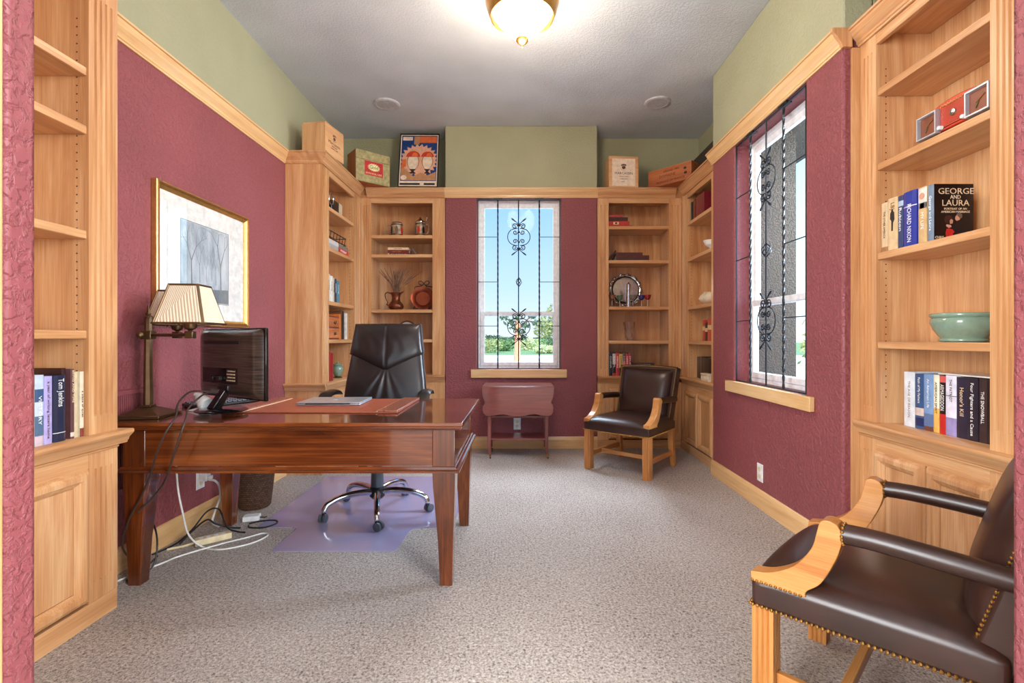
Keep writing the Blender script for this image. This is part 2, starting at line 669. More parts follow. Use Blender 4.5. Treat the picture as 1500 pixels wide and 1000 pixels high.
def cells(us, zs, holes, t0, t1, plane, split=None):
    """a wall slab with rectangular openings; plane 'y' has u = x, plane 'x' has u = y; faces above split take material 1"""
    mb = MB()
    nu, nz = len(us), len(zs)
    mk = (lambda u, t, z: (u, t, z)) if plane == 'y' else (lambda u, t, z: (t, u, z))
    vs = [mk(u, t, z) for t in (t0, t1) for u in us for z in zs]
    idx = lambda s, i, j: s * nu * nz + i * nz + j
    solid = lambda i, j: 0 <= i < nu - 1 and 0 <= j < nz - 1 and (i, j) not in holes
    fs, mi = [], []
    for i in range(nu - 1):
        for j in range(nz - 1):
            if not solid(i, j):
                continue
            m = 1 if split is not None and zs[j] >= split - 1e-6 else 0
            quads = [(idx(0, i, j), idx(0, i + 1, j), idx(0, i + 1, j + 1), idx(0, i, j + 1)), (idx(1, i, j), idx(1, i, j + 1), idx(1, i + 1, j + 1), idx(1, i + 1, j))]
            if not solid(i - 1, j):
                quads.append((idx(0, i, j), idx(0, i, j + 1), idx(1, i, j + 1), idx(1, i, j)))
            if not solid(i + 1, j):
                quads.append((idx(0, i + 1, j), idx(1, i + 1, j), idx(1, i + 1, j + 1), idx(0, i + 1, j + 1)))
            if not solid(i, j - 1):
                quads.append((idx(0, i, j), idx(1, i, j), idx(1, i + 1, j), idx(0, i + 1, j)))
            if not solid(i, j + 1):
                quads.append((idx(0, i, j + 1), idx(0, i + 1, j + 1), idx(1, i + 1, j + 1), idx(1, i, j + 1)))
            fs += quads
            mi += [m] * len(quads)
    mb.v, mb.f, mb.mi = vs, fs, mi
    return mb


def room():
    two = ['burgundy_paint', 'green_paint']
    S = 2.54
    struct('floor', MB().box(-2.6, 2.6, -2.7, YN + 0.1, -0.12, 0.0), 'carpet', 'speckled grey brown carpet covering the whole floor')
    struct('ceiling', MB().box(-2.6, 2.6, 0.857, YN + 0.1, ZC, ZC + 0.12), 'ceiling_paint', 'pale grey textured ceiling')
    struct('wall_left', cells([0.92, YN + 0.1], [0, S, ZC], set(), XL, XL - 0.12, 'x', S), two, 'burgundy left wall, green above its crown moulding')
    struct('wall_back', cells([-0.75, -0.436, 0.409, 0.77], [0, WIN_Z0, WIN_Z1, S, ZC], {(1, 1)}, YB, YB + 0.15, 'y', S), two,
           'burgundy window wall between the two corner bookcases, green above', bevel=0.008)
    struct('wall_niche', cells([XL, XRR + 0.1], [0, S, ZC], {}, YN + 0.002, YN + 0.1, 'y', S) if False else
           cells([XL, -0.75, 0.77, XRR + 0.1], [0, S, ZC], {(1, 0), (1, 1)}, YN + 0.002, YN + 0.1, 'y', S), two, 'green wall at the back of the ledge above the bookcases')
    struct('wall_back_cheek', MB().box(-0.75, -0.63, YB + 0.151, YN, 0, ZC), 'green_paint', 'green left side of the projecting window wall')
    struct('wall_back_cheek.001', MB().box(0.65, 0.77, YB + 0.151, YN, 0, ZC), 'green_paint', 'green right side of the projecting window wall')
    struct('wall_right', cells([2.343, 2.65, 3.54, 3.93], [0, WIN_Z0, WIN_Z1, S, ZC], {(1, 1)}, XR, XR + 0.15, 'x', S), two,
           'burgundy right wall with the barred window, green above', bevel=0.012)
    struct('wall_right_return', cells([2.343, 2.443], [0, S, ZC], set(), XR + 0.151, XRR, 'x', S), two, 'near side return of the right window wall')
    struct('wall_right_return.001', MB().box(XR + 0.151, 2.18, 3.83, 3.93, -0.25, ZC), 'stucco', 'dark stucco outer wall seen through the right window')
    struct('wall_recess', cells([0.92, 2.443], [0, S, ZC], set(), XRR, XRR + 0.1, 'x', S), two, 'wall behind the near right bookcase')
    struct('wall_recess.001', cells([3.94, YN + 0.1], [0, S, ZC], set(), XRR, XRR + 0.1, 'x', S), two, 'wall behind the far right bookcase')
    # the wall with the wide opening the room is seen through
    struct('wall_front', cells([-2.6, -0.9135, 0.928, 2.6], [0, 2.75, ZC], {(1, 0)}, 0.857, 0.92, 'y'), 'burgundy_paint',
           'thick pinkish wall around the wide opening into the room', bevel=0.014, seg=3)
    struct('trim_1', MB().box(-1.0, -0.9125, 0.838, 0.856, 0, 2.8), 'pine_z', 'pale wooden casing on the hall side of the opening', bevel=0.003)
    # hall behind the camera
    struct('ceiling_hall', MB().box(-2.6, 2.6, -2.7, 0.856, ZC, ZC + 0.12), 'ceiling_paint', 'ceiling of the hall in front of the room')
    struct('wall_hall_left', MB().box(-2.7, -2.6, -2.7, 5.26, 0, ZC), 'hall_paint', 'left wall of the hall')
    struct('wall_hall_right', MB().box(2.6, 2.7, -2.7, 0.92, 0, ZC), 'hall_paint', 'right wall of the hall')
    struct('wall_hall_back', cells([-2.7, -1.5, 1.5, 2.7], [0, 0.3, 2.5, ZC], {(1, 1)}, -2.7, -2.8, 'y'), 'hall_paint', 'unseen end wall of the hall with a wide opening added for light')  # bare opening, added to let sky light in behind the camera
    # crown mouldings on the walls
    struct('trim_2', MB().sweep(CROWN, [(XL, 2.0), (XL, 3.885)][::1] if False else [(XL, 1.99), (XL, 3.888)]), 'pine_y', 'pale wooden crown moulding along the left wall')
    struct('trim_3', MB().sweep(CROWN, [(-0.752, YB), (0.772, YB)]), 'pine_x', 'pale wooden crown moulding above the back window')
    struct('trim_4', MB().sweep(CROWN, [(XR, 3.93), (XR, 2.343)]), 'pine_y', 'pale wooden crown moulding along the right window wall')
    struct('trim_5', MB().sweep([(0.0, 2.497), (0.05, 2.497), (0.058, 2.53), (0.07, 2.585), (0.0, 2.585)], [(XR - 0.004, 2.343), (XR + 0.045, 2.343)]).move(Matrix.Translation((0, 0.03, 0))) if False else
           MB().prism([(XR, 2.497), (XR - 0.011, 2.497), (XR - 0.018, 2.515), (XR - 0.026, 2.532), (XR - 0.046, 2.56), (XR - 0.062, 2.572), (XR - 0.062, 2.589), (XR + 0.034, 2.589), (XR + 0.034, 2.497)], 2.325, 2.342, 'y'),
           'maple_z', 'end block closing the crown moulding at the near end of the right wall')
    # baseboards
    struct('baseboard_left', MB().sweep(BASE, [(XL, 1.99), (XL, 3.888)]), 'pine_y', 'pale wooden baseboard along the left wall')
    struct('baseboard_back', MB().sweep(BASE, [(-0.75, YB), (0.77, YB)]), 'pine_x', 'pale wooden baseboard below the back window')
    struct('baseboard_right', MB().sweep(BASE, [(XR, 3.93), (XR, 2.343)]), 'pine_y', 'pale wooden baseboard along the right wall')
    # scribe strip beside the near right bookcase
    struct('trim_6', MB().box(XR + 0.036, XR + 0.073, 2.330, 2.342, 0, 2.496), 'maple_z', 'narrow wooden strip between right wall and near bookcase')


def window(n, loc, rz, label, bar_dir):
    """white vinyl single hung window; local x across, -y into the room; width 0.845 or 0.89"""
    W = bar_dir
    w = bpy.data.objects.new('window_%d' % n, None)
    COL.objects.link(w)
    w.location, w.rotation_euler = loc, (0, 0, rz)
    tag(w, label, 'window', kind='structure')
    z0, z1, mid = WIN_Z0, WIN_Z1, 1.345
    h = W / 2
    MB().rings(-h, h, z0, z1, [(0.0, 0.0), (0.004, -0.004), (0.03, -0.004), (0.034, 0.012)], 0.0, 0.05, fill=False).build('window_frame', 'vinyl', w)
    u = MB().rings(-h + 0.034, h - 0.034, mid - 0.02, z1 - 0.034, [(0.0, 0.012), (0.034, 0.012), (0.04, 0.02)], 0.0, 0.045, fill=False).build('upper_sash', 'vinyl', w)
    MB().box(-h + 0.07, h - 0.07, 0.03, 0.034, mid + 0.015, z1 - 0.07).build('pane', 'pane_glass', u)
    l = MB().rings(-h + 0.034, h - 0.034, z0 + 0.034, mid + 0.022, [(0.0, -0.008), (0.036, -0.008), (0.042, 0.0)], 0.0, 0.011, fill=False).build('lower_sash', 'vinyl', w)
    MB().box(-h + 0.07, h - 0.07, 0.002, 0.006, z0 + 0.07, mid - 0.015).build('pane', 'pane_glass', l)
    return w


def spiral(cx, cz, r0, r1, a0, turns, n=22):
    return [(cx + (r0 + (r1 - r0) * i / n) * cos(a0 + turns * 2 * pi * i / n), 0.0, cz + (r0 + (r1 - r0) * i / n) * sin(a0 + turns * 2 * pi * i / n)) for i in range(n + 1)]


def grille(label, loc, rz, W):
    """wrought iron grille, local x across, z up from the sill"""
    g = thing('window_grille', label, 'grille', loc, rz)
    h, H = W / 2, 1.70
    for nm, p in (('frame_bar', [(-h, 0, 0.008), (-h, 0, H)]), ('frame_bar', [(h, 0, 0.008), (h, 0, H)])):
        MB().tube(p, 0.0065, 4).build(nm, 'iron', g)
    for z in (0.008, H):
        MB().tube([(-h, 0, z), (h, 0, z)], 0.0065, 4).build('frame_rail', 'iron', g)
    for x in (-0.21, 0.205):
        n = 110
        MB().tube([(x, -0.004, 0.01 + (H - 0.02) * i / n) for i in range(n + 1)], 0.0078, 4, twist=0.42).build('twisted_bar', 'iron', g)
        MB().box(x - 0.045, x + 0.045, -0.012, 0.02, H - 0.002, H + 0.016).build('bracket', 'iron', g)
    MB().tube([(-0.003, -0.002, 0.01), (-0.003, -0.002, H)], 0.006, 6).build('centre_bar', 'iron', g)
    for z in (1.325, 0.875, 0.435):
        MB().tube([(-h, 0, z), (-0.21, 0, z)], 0.004, 4).build('cross_bar', 'iron', g)
        MB().tube([(0.205, 0, z), (h, 0, z)], 0.004, 4).build('cross_bar', 'iron', g)
    for zc in (1.325, 0.425):
        s = MB()
        for k in (-1, 1):
            # big C ending in small curls, and the flared leaves above and below
            pts = [(k * 0.012, -0.004, zc + 0.062)]
            c = [(k * (0.012 + 0.10 * sin(pi * t) ** 0.8), -0.004, zc + 0.085 * cos(pi * t)) for t in [i / 16 for i in range(17)]]
            s.tube(c, 0.0042, 6)
            for q in (-1, 1):
                s.tube([(k * abs(x), -0.006, zc + q * z) for x, _y, z in [(a, b, d) for a, b, d in spiral(0.04, 0.105, 0.03, 0.006, pi, -1.4)]], 0.0048, 6)
                s.tube([(k * abs(x), -0.006, zc + q * z) for x, _y, z in spiral(0.036, 0.045, 0.024, 0.005, pi, 1.3)], 0.0045, 6)
                s.tube(smooth_path([(k * 0.004, -0.006, zc + q * 0.125), (k * 0.03, -0.008, zc + q * 0.150), (k * 0.075, -0.008, zc + q * 0.185)], 5), [0.004] * 6 + [0.006, 0.007, 0.008, 0.006, 0.002], 6)
        for q in (-1, 1):
            s.sphere((0, -0.004, zc + q * 0.12), 0.014, 10, 6)
            s.sphere((0, -0.004, zc + q * 0.05), 0.012, 10, 6)
        s.build('scroll_lattice', 'iron', g, smooth=True)
    b = MB()
    for k in range(5):
        a0 = 2 * pi * k / 5
        b.tube([(0.028 * sin(pi * t) * cos(a0 + 3 * t), 0.028 * sin(pi * t) * sin(a0 + 3 * t) - 0.002, 0.875 - 0.045 + 0.09 * t) for t in [i / 10 for i in range(11)]], 0.0035, 5)
    b.build('basket_lattice', 'iron', g, smooth=True)
    return g


def windows():
    window(1, (-0.0135, YB + 0.085, 0), 0.0, 'white double pane window in the back wall', 0.845)
    window(2, (XR + 0.115, 3.095, 0), radians(-90), 'white double pane window in the right wall', 0.89)
    grille('black iron scroll grille in front of the sunlit back window', (-0.0135, YB + 0.012, WIN_Z0), 0.0, 0.82)
    grille('black iron scroll grille in front of the window on the right wall', (XR + 0.014, 3.095, WIN_Z0), radians(-90), 0.862)
    o = struct('trim_7', MB().box(-0.49, 0.465, YB - 0.028, YB - 0.001, 0.704, 0.788).box(-0.43, 0.403, YB, YB + 0.08, 0.786, 0.79) if False else
               MB().box(-0.49, 0.465, YB - 0.028, YB - 0.001, 0.704, 0.788), 'pine_x', 'knotty pine sill board under the back window', bevel=0.004)
    o = struct('trim_8', MB().box(XR - 0.03, XR - 0.001, 2.565, 3.625, 0.708, 0.788), 'pine_y', 'knotty pine sill board under the right window', bevel=0.004)
    for nm, pts in (('trim_7', [(-0.40, 0.745), (-0.22, 0.745), (0.33, 0.748)]), ):
        pass


# ------------------------------------------------------------------ bookcases
def fluted(w, z0, z1, n, face=0.0, t=0.02):
    """stile of width w from u = 0, with n round grooves in its face (face at v = face, facing -v); one closed piece"""
    mb = MB()
    pts = []
    m = 0.018
    if n:
        gw = 0.011
        span = w - 2 * m
        cs = [m + span * (k + 0.5) / n for k in range(n)]
        for c in cs:
            pts += [(c - gw / 2, 0.0), (c - gw / 4, 0.008), (c + gw / 4, 0.008), (c + gw / 2, 0.0)]
    a = 0.07
    rows = [(z0, False), (z0 + a, False), (z0 + a + 0.004, True), (z1 - a - 0.004, True), (z1 - a, False), (z1, False)]
    prof = [(0.0, 0.0)] + pts + [(w, 0.0)]
    vs, fs = [], []
    for z, g in rows:
        for u, d in prof:
            vs.append((u, face + (d if g else 0.0), z))
        vs += [(w, face + t, z), (0.0, face + t, z)]
    k = len(prof) + 2
    for i in range(len(rows) - 1):
        for j in range(k):
            fs.append((i * k + j, i * k + (j + 1) % k, (i + 1) * k + (j + 1) % k, (i + 1) * k + j))
    fs += [tuple(range(k - 1, -1, -1)), tuple((len(rows) - 1) * k + j for j in range(k))]
    mb.add(vs, fs)
    return mb


def bookcase(label, loc, rz, W, depth, s0, s1, shelves, counter, n0, n1, doors, corn=(0, 0), fl_off=(0, 0), end_panel=False, group=None):
    """local x along the face, y into the wall, face at y = 0"""
    r = thing('bookcase', label, 'bookcase', loc, rz, group)
    OT = 2.447
    a, b = s0, W - s1
    for u in (a - 0.018, b):
        MB().box(u, u + 0.018, 0.0205, depth, 0.0, 2.496).build('side_panel', 'maple_z', r)
    MB().box(a - 0.018, b + 0.018, depth - 0.012, depth, 0.0, 2.496).build('back_panel', 'maple_z', r)
    for (u, w, n) in ((0.0, s0, n0), (b, s1, n1)):
        fluted(w, counter + 0.001, 2.496, n).move(Matrix.Translation((u, 0, 0))).build('stile', 'maple_z', r)
        fluted(w, 0.085, counter - 0.062, n if n < 4 else n).move(Matrix.Translation((u, 0, 0))).build('lower_stile', 'maple_z', r)
    MB().box(a, b, 0.0, 0.02, OT, 2.496).build('top_rail', 'maple_x', r, bevel=0.002)
    MB().box(0.0, W, 0.0, depth, 2.497, 2.584).build('top_panel', 'maple_x', r)
    for z in shelves:
        MB().box(a + 0.001, b - 0.001, 0.006, depth - 0.013, z - 0.032, z).build('shelf', 'maple_x', r, bevel=0.003)
    MB().prism([(0.0, counter - 0.06), (-0.012, counter - 0.058), (-0.014, counter - 0.05), (-0.018, counter - 0.046), (-0.022, counter - 0.035), (-0.034, counter - 0.022),
                (-0.041, counter - 0.014), (-0.041, counter - 0.004), (-0.037, counter), (depth - 0.013, counter), (depth - 0.013, counter - 0.022), (0.0, counter - 0.022)],
               0.0 - corn[0], W + corn[1], 'x').build('counter', 'maple_x', r, smooth=True, angle=50)
    nd_ = 60
    # ogee bead under the counter
    MB().box(max(0.0, -corn[0] * 0.3), W - max(0.0, -corn[1] * 0.3), -0.008, 0.0, counter - 0.07, counter - 0.0605).build('bead_trim', 'maple_x', r, bevel=0.003)
    MB().box(0.0, W, 0.0, 0.018, 0.0, 0.084).build('plinth', 'maple_x', r, bevel=0.002)
    MB().box(a, b, 0.001, 0.019, counter - 0.125, counter - 0.0705).build('lower_rail', 'maple_x', r)
    for u0, u1 in doors:
        d = MB().rings(u0, u1, 0.095, counter - 0.125, [(0.0, 0.0), (0.003, -0.004), (0.008, -0.012), (0.02, -0.018), (0.036, -0.018), (0.040, -0.012), (0.048, -0.008), (0.056, 0.002)], 0.0, 0.018, fill=False).build('door', 'maple_z', r, smooth=True, angle=25)
        MB().rings(u0 + 0.055, u1 - 0.055, 0.15, counter - 0.18, [(0.0, 0.008), (0.004, 0.002)], 0.0, 0.014).build('door_panel', 'maple_z', d)
    # rows of shelf pin holes
    for u, sgn in ((a, 1), (b, -1)):
        for v in (0.045,):
            q = MB()
            z = counter + 0.12
            while z < OT - 0.1:
                q.box(min(u, u + sgn * 0.0006), max(u, u + sgn * 0.0006), v - 0.0025, v + 0.0025, z - 0.0025, z + 0.0025)
                z += 0.032
            q.build('pin_hole_dot', 'dark_pin', r)
    return r


BC = {}


def bookcases():
    R90 = radians(90)
    prof = CROWN
    # near left: x face -1.646, y 1.205 .. 1.981, local x = world y
    c = bookcase('tall maple bookcase by the opening with only one row of books, left of the desk', (-1.646, 1.205, 0), R90, 0.776, 0.243, 0.118, 0.132,
                 [2.13, 1.908, 1.509, 1.129], 0.727, 3, 4, [(0.125, 0.64)], corn=(0.03, 0.035))
    MB().sweep(prof, [(0, 0), (0.776, 0), (0.776, 0.24)]).build('cornice', 'maple_x', c)
    MB().box(0.758, 0.776, 0.0205, 0.243, 0, 2.496).build('end_panel', 'maple_z', c)
    BC['near_left'] = c
    # near right: face 1.633, far end 2.34, local x = world -y
    c = bookcase('tall maple bookcase by the opening, holding a red radio and a green bowl', (1.633, 2.329, 0), -R90, 0.762, 0.262, 0.105, 0.118,
                 [2.24, 1.899, 1.49, 1.084], 0.71, 3, 4, [(0.10, 0.375), (0.385, 0.66)], corn=(0.0, 0.03))
    MB().sweep(prof, [(0.0, 0), (0.762, 0), (0.762, 0.25)]).build('cornice', 'maple_x', c)
    BC['near_right'] = c
    # far left, along the left wall
    c = bookcase('maple bookcase standing out from the left wall in the far left corner', (-1.59, 3.89, 0), R90, 0.947, 0.297, 0.14, 0.19,
                 [2.20, 1.862, 1.41, 1.088], 0.735, 3, 3, [(0.145, 0.44), (0.45, 0.755)], corn=(0.0, -0.045))
    MB().sweep(prof, [(0, 0.297), (0, 0), (0.947 - 0.0615, 0)]).build('cornice', 'maple_x', c)
    MB().box(-0.002, 0.016, 0.0205, 0.297, 0, 2.496).build('end_panel', 'maple_z', c)
    MB().prism([(0.0, 0.676), (-0.010, 0.678), (-0.012, 0.69), (-0.02, 0.70), (-0.03, 0.716), (-0.037, 0.722), (-0.037, 0.733), (-0.033, 0.736), (0.0, 0.736)], -0.036, 0.297, 'x').move(
        Matrix(((0, 1, 0, -0.002), (1, 0, 0, 0), (0, 0, 1, 0), (0, 0, 0, 1)))).build('end_moulding', 'maple_y', c, smooth=True, angle=50)
    BC['far_left'] = c
    # back left
    c = bookcase('maple bookcase in the back wall left of the window, with steins and a copper pitcher', (-1.588, YB - 0.002, 0), 0.0, 0.837, 0.318, 0.098, 0.125,
                 [2.129, 1.938, 1.386, 1.088], 0.732, 3, 0, [(0.1, 0.4), (0.41, 0.71)], corn=(-0.045, 0))
    MB().sweep(prof, [(0.0615, 0), (0.837, 0)]).build('cornice', 'maple_x', c)
    BC['back_left'] = c
    # back right
    c = bookcase('maple bookcase in the back wall right of the window, with a silver tray and goblets', (0.771, YB - 0.002, 0), 0.0, 0.837, 0.318, 0.112, 0.125,
                 [2.22, 1.879, 1.416, 1.074], 0.72, 2, 3, [(0.115, 0.41), (0.42, 0.715)], corn=(0, -0.045))
    MB().sweep(prof, [(0, 0), (0.837 - 0.0615, 0)]).build('cornice', 'maple_x', c)
    BC['back_right'] = c
    # far right along the right wall
    c = bookcase('maple bookcase along the right wall in the far right corner, with a pale shell', (1.61, YB - 0.002, 0), -R90, 0.905, 0.288, 0.155, 0.15,
                 [2.213, 1.866, 1.402, 1.074], 0.72, 2, 0, [(0.13, 0.45), (0.46, 0.78)], corn=(-0.045, 0))
    MB().sweep(prof, [(0.0615, 0), (0.905, 0)]).build('cornice', 'maple_x', c)
    BC['far_right'] = c


def on(case, u, v, z):
    """point on a bookcase from its own coordinates, and its turn"""
    c = BC[case]
    a = c.rotation_euler.z
    return (c.location.x + u * cos(a) - v * sin(a), c.location.y + u * sin(a) + v * cos(a), z)


def fittings():
    # ceiling speakers
    for (px, y), lab in (((-1.205, 4.39), 'round white speaker set in the ceiling above the left bookcases'), ((1.235, 4.36), 'round white speaker set in the ceiling above the right bookcases')):
        s = thing('ceiling_speaker', lab, 'speaker', (px, y, ZC), 0, 'ceiling speakers')
        MB().lathe([(0.090, -0.012), (0.093, -0.014), (0.112, -0.010), (0.116, 0.0)], n=40, cap=False).build('rim', 'speaker_white', s, smooth=True)
        MB().lathe([(0.0, -0.009), (0.0905, -0.0105), (0.0905, -0.001)], n=40).build('grille', 'speaker_grille', s, smooth=True)
    # ceiling lamp
    l = thing('ceiling_lamp', 'bronze ceiling lamp with glowing alabaster bowl', 'lamp', (0.012, 2.9, ZC))
    MB().lathe([(0.0, 0.0), (0.075, 0.0), (0.075, -0.012), (0.05, -0.028), (0.02, -0.034), (0.0, -0.034)], n=32).build('canopy', 'bronze', l, smooth=True)
    MB().lathe([(0.011, -0.03), (0.011, -0.10), (0.02, -0.11), (0.0, -0.112)], n=16).build('stem', 'bronze', l, smooth=True)
    MB().lathe([(0.0, -0.345), (0.035, -0.335), (0.07, -0.305), (0.11, -0.262), (0.15, -0.222), (0.178, -0.185), (0.192, -0.15), (0.196, -0.12), (0.188, -0.12), (0.17, -0.18), (0.13, -0.23), (0.06, -0.30), (0.0, -0.33)], n=48).build('bowl', 'lit_alabaster', l, smooth=True)
    MB().lathe([(0.198, -0.10), (0.217, -0.10), (0.221, -0.115), (0.213, -0.14), (0.204, -0.172), (0.19, -0.205), (0.184, -0.20), (0.196, -0.165), (0.2, -0.135), (0.198, -0.10)], n=48, cap=False).build('ring', 'brass', l, smooth=True)
    for k in range(3):
        a = 2 * pi * k / 3 + pi / 2
        MB().tube(smooth_path([(0.012 * cos(a), 0.012 * sin(a), -0.05), (0.1 * cos(a), 0.1 * sin(a), -0.06), (0.19 * cos(a), 0.19 * sin(a), -0.09), (0.21 * cos(a), 0.21 * sin(a), -0.11)], 5), 0.006, 8).build('arm', 'bronze', l, smooth=True)
    MB().lathe([(0.0, -0.385), (0.006, -0.38), (0.008, -0.37), (0.016, -0.362), (0.03, -0.352), (0.038, -0.338), (0.036, -0.326), (0.0, -0.32)], n=24).build('finial', 'brass', l, smooth=True)
    # outlets
    def outlet(label, loc, rz):
        o = thing('wall_outlet', label, 'outlet', loc, rz)
        MB().rings(-0.036, 0.036, -0.058, 0.058, [(0.0, -0.001), (0.003, -0.005), (0.02, -0.006)], 0.0, 0.0).build('cover_plate', 'white_plastic', o)
        for z in (-0.022, 0.022):
            MB().prism([(x, z + dz) for x, dz in arc(0, 0, 0.016, 0, 360, 16)[:-1]], -0.008, -0.004, 'y').build('socket', 'beige_plastic', o)
        return o
    outlet('white wall outlet low on the burgundy right wall', (XR - 0.001, 3.147, 0.227), radians(-90))
    outlet('white wall outlet behind the small drop-leaf table', (-0.03, YB - 0.001, 0.245), 0)
    outlet('white wall outlet under the desk with a charger plugged in', (XL + 0.001, 2.86, 0.27), radians(90))
    # return air vent painted like the wall
    v = thing('wall_vent', 'ribbed air vent painted like the left wall behind the desk lamp', 'vent', (XL + 0.001, 2.30, 0.61), radians(90))
    MB().rings(-0.21, 0.21, -0.245, 0.245, [(0.0, -0.001), (0.004, -0.014), (0.024, -0.014), (0.028, -0.004)], 0.0, 0.0, fill=False).build('vent_frame', 'vent_paint', v)
    MB().box(-0.185, 0.185, -0.003, -0.001, -0.22, 0.22).build('backing', 'black_plastic', v)
    for k in range(30):
        x = -0.18 + k * 0.36 / 29
        MB().box(x - 0.0028, x + 0.0028, -0.012, -0.003, -0.22, 0.22).build('fin', 'vent_paint', v)
# ------------------------------------------------------------------ furniture
def superdome(u, v, p=4):
    a, b = 2 * u - 1, 2 * v - 1
    return max(0.0, (1 - abs(a) ** p) * (1 - abs(b) ** p))


def nail_row(pts, r, step, name, parent):
    """brass nail heads standing along a polyline"""
    mb = MB()
    P = [Vector(p) for p in pts]
    carry = 0.0
    for a, b in zip(P, P[1:]):
        L = (b - a).length
        d = (b - a) / L if L else Vector((0, 0, 0))
        s = carry
        while s <= L:
            q = a + d * s
            mb.sphere(q, r, 8, 5)
            s += step
        carry = s - L
    return mb.build(name, 'brass', parent, smooth=True)


def armchair(label, loc, rz):
    """oak and leather library armchair, front towards local -y"""
    c = thing('armchair', label, 'armchair', loc, rz)
    # legs
    for sx in (-1, 1):
        lg = MB()
        x = sx * 0.266
        prof = []
        w = 0.029
        for (ax, ay) in ((1, 0), (0, 1), (-1, 0), (0, -1)):
            px, py = -ay, ax
            for t in (-1, -0.62, -0.5, -0.38, -0.12, 0, 0.12, 0.38, 0.5, 0.62):
                d = w - (0.004 if abs(t) in (0.5, 0) else 0.0)
                prof.append((x + ax * d + px * t * w, -0.245 + ay * d + py * t * w))
        lg.prism(prof, 0.0, 0.332, 'z')
        lg.build('front_leg', 'oak_z', c)
    for sx in (-1, 1):
        x = sx * 0.25
        lg = MB()
        secs = [(0.0, 0.285, 0.036), (0.08, 0.265, 0.040), (0.18, 0.245, 0.044), (0.332, 0.235, 0.050)]
        vs, fs = [], []
        for z, y, w in secs:
            vs += [(x - w / 2, y - w / 2, z), (x + w / 2, y - w / 2, z), (x + w / 2, y + w / 2, z), (x - w / 2, y + w / 2, z)]
        for i in range(3):
            for k in range(4):
                fs.append((i * 4 + k, i * 4 + (k + 1) % 4, i * 4 + 4 + (k + 1) % 4, i * 4 + 4 + k))
        fs += [(3, 2, 1, 0), (12, 13, 14, 15)]
        lg.add(vs, fs)
        lg.build('rear_leg', 'oak_z', c, bevel=0.003)
    for sx in (-1, 1):
        MB().hexa([(sx * 0.258 - 0.011, -0.217, 0.105), (sx * 0.258 + 0.011, -0.217, 0.105), (sx * 0.25 + 0.011, 0.235, 0.105), (sx * 0.25 - 0.011, 0.235, 0.105)],
                  [(sx * 0.258 - 0.011, -0.217, 0.145), (sx * 0.258 + 0.011, -0.217, 0.145), (sx * 0.25 + 0.011, 0.235, 0.145), (sx * 0.25 - 0.011, 0.235, 0.145)]).build('side_stretcher', 'oak_y', c, bevel=0.003)
    MB().box(-0.247, 0.247, -0.08, -0.056, 0.108, 0.143).build('cross_stretcher', 'oak_x', c, bevel=0.003)
    # seat: boxed leather, crowned top
    def outline(u, v):
        wx = 0.298 - 0.018 * v
        return (2 * u - 1) * wx, -0.276 + 0.532 * v - 0.018 * (1 - (2 * u - 1) ** 2) * (1 - v) ** 3
    n = 20
    def top(u, v):
        x, y = outline(u, v)
        d = superdome(u, v, 5)
        return (x, y, 0.402 + 0.058 * d ** 0.8)
    def bot(u, v):
        x, y = outline(u, v)
        return (x * 0.995, y * 0.995, 0.326)
    MB().grid(top, n, n, thick=bot).build('seat', 'leather', c, smooth=True, bevel=0.012, seg=3, angle=60)
    path = [(0.2975 * 0 + 0.28, 0.25, 0.334), (0.299, -0.277, 0.334)]
    fr = [outline(k / 12, 0) for k in range(13)]
    nail_row([(-0.283, 0.245, 0.333), (-0.3005, -0.279, 0.333)] + [(x, y - 0.001, 0.333) for x, y in fr] + [(0.3005, -0.279, 0.333), (0.283, 0.245, 0.333)], 0.0052, 0.0125, 'nail', c)
    # back: boxed leather, leaning
    lean = radians(16)
    def bk(x, y, z):
        zz = z - 0.40
        return (x, 0.197 + y * cos(lean) + zz * sin(lean), 0.40 + zz * cos(lean) - y * sin(lean))
    hw = lambda z: 0.255 + 0.02 * (z - 0.33) / 0.55
    def bf(u, v):
        z = 0.335 + 0.545 * v
        x = (2 * u - 1) * hw(z)
        return bk(x, -0.002, z - 0.012 * (2 * u - 1) ** 2 * v)
    def bb(u, v):
        z = 0.335 + 0.545 * v
        x = (2 * u - 1) * hw(z)
        return bk(x, 0.075, z - 0.012 * (2 * u - 1) ** 2 * v)
    MB().grid(bf, 10, 14, thick=bb).build('backrest', 'leather', c, smooth=True, bevel=0.008, angle=60)
    def pf(u, v):
        z = 0.40 + 0.44 * v
        x = (2 * u - 1) * (hw(z) - 0.035)
        return bk(x, -0.004 - 0.055 * superdome(u, v, 4) ** 0.6, z)
    def pb(u, v):
        z = 0.40 + 0.44 * v
        x = (2 * u - 1) * (hw(z) - 0.035)
        return bk(x, 0.004, z)
    MB().grid(pf, 14, 16, thick=pb).build('back_pad', 'leather', c, smooth=True, angle=70)
    edge = lambda ins, y: [bk(sx * (hw(z) - ins), y, z) for sx, z in [(-1, 0.41 + 0.04 * k) for k in range(12)]] + [bk(x, y, 0.866 - 0.012 * (x / 0.26) ** 2) for x in [(-0.25 + 0.05 * k) for k in range(11)]] + [bk(hw(z) - ins, y, z) for z in [0.85 - 0.04 * k for k in range(12)]]
    nail_row(edge(0.012, -0.004), 0.0046, 0.0125, 'nail', c)
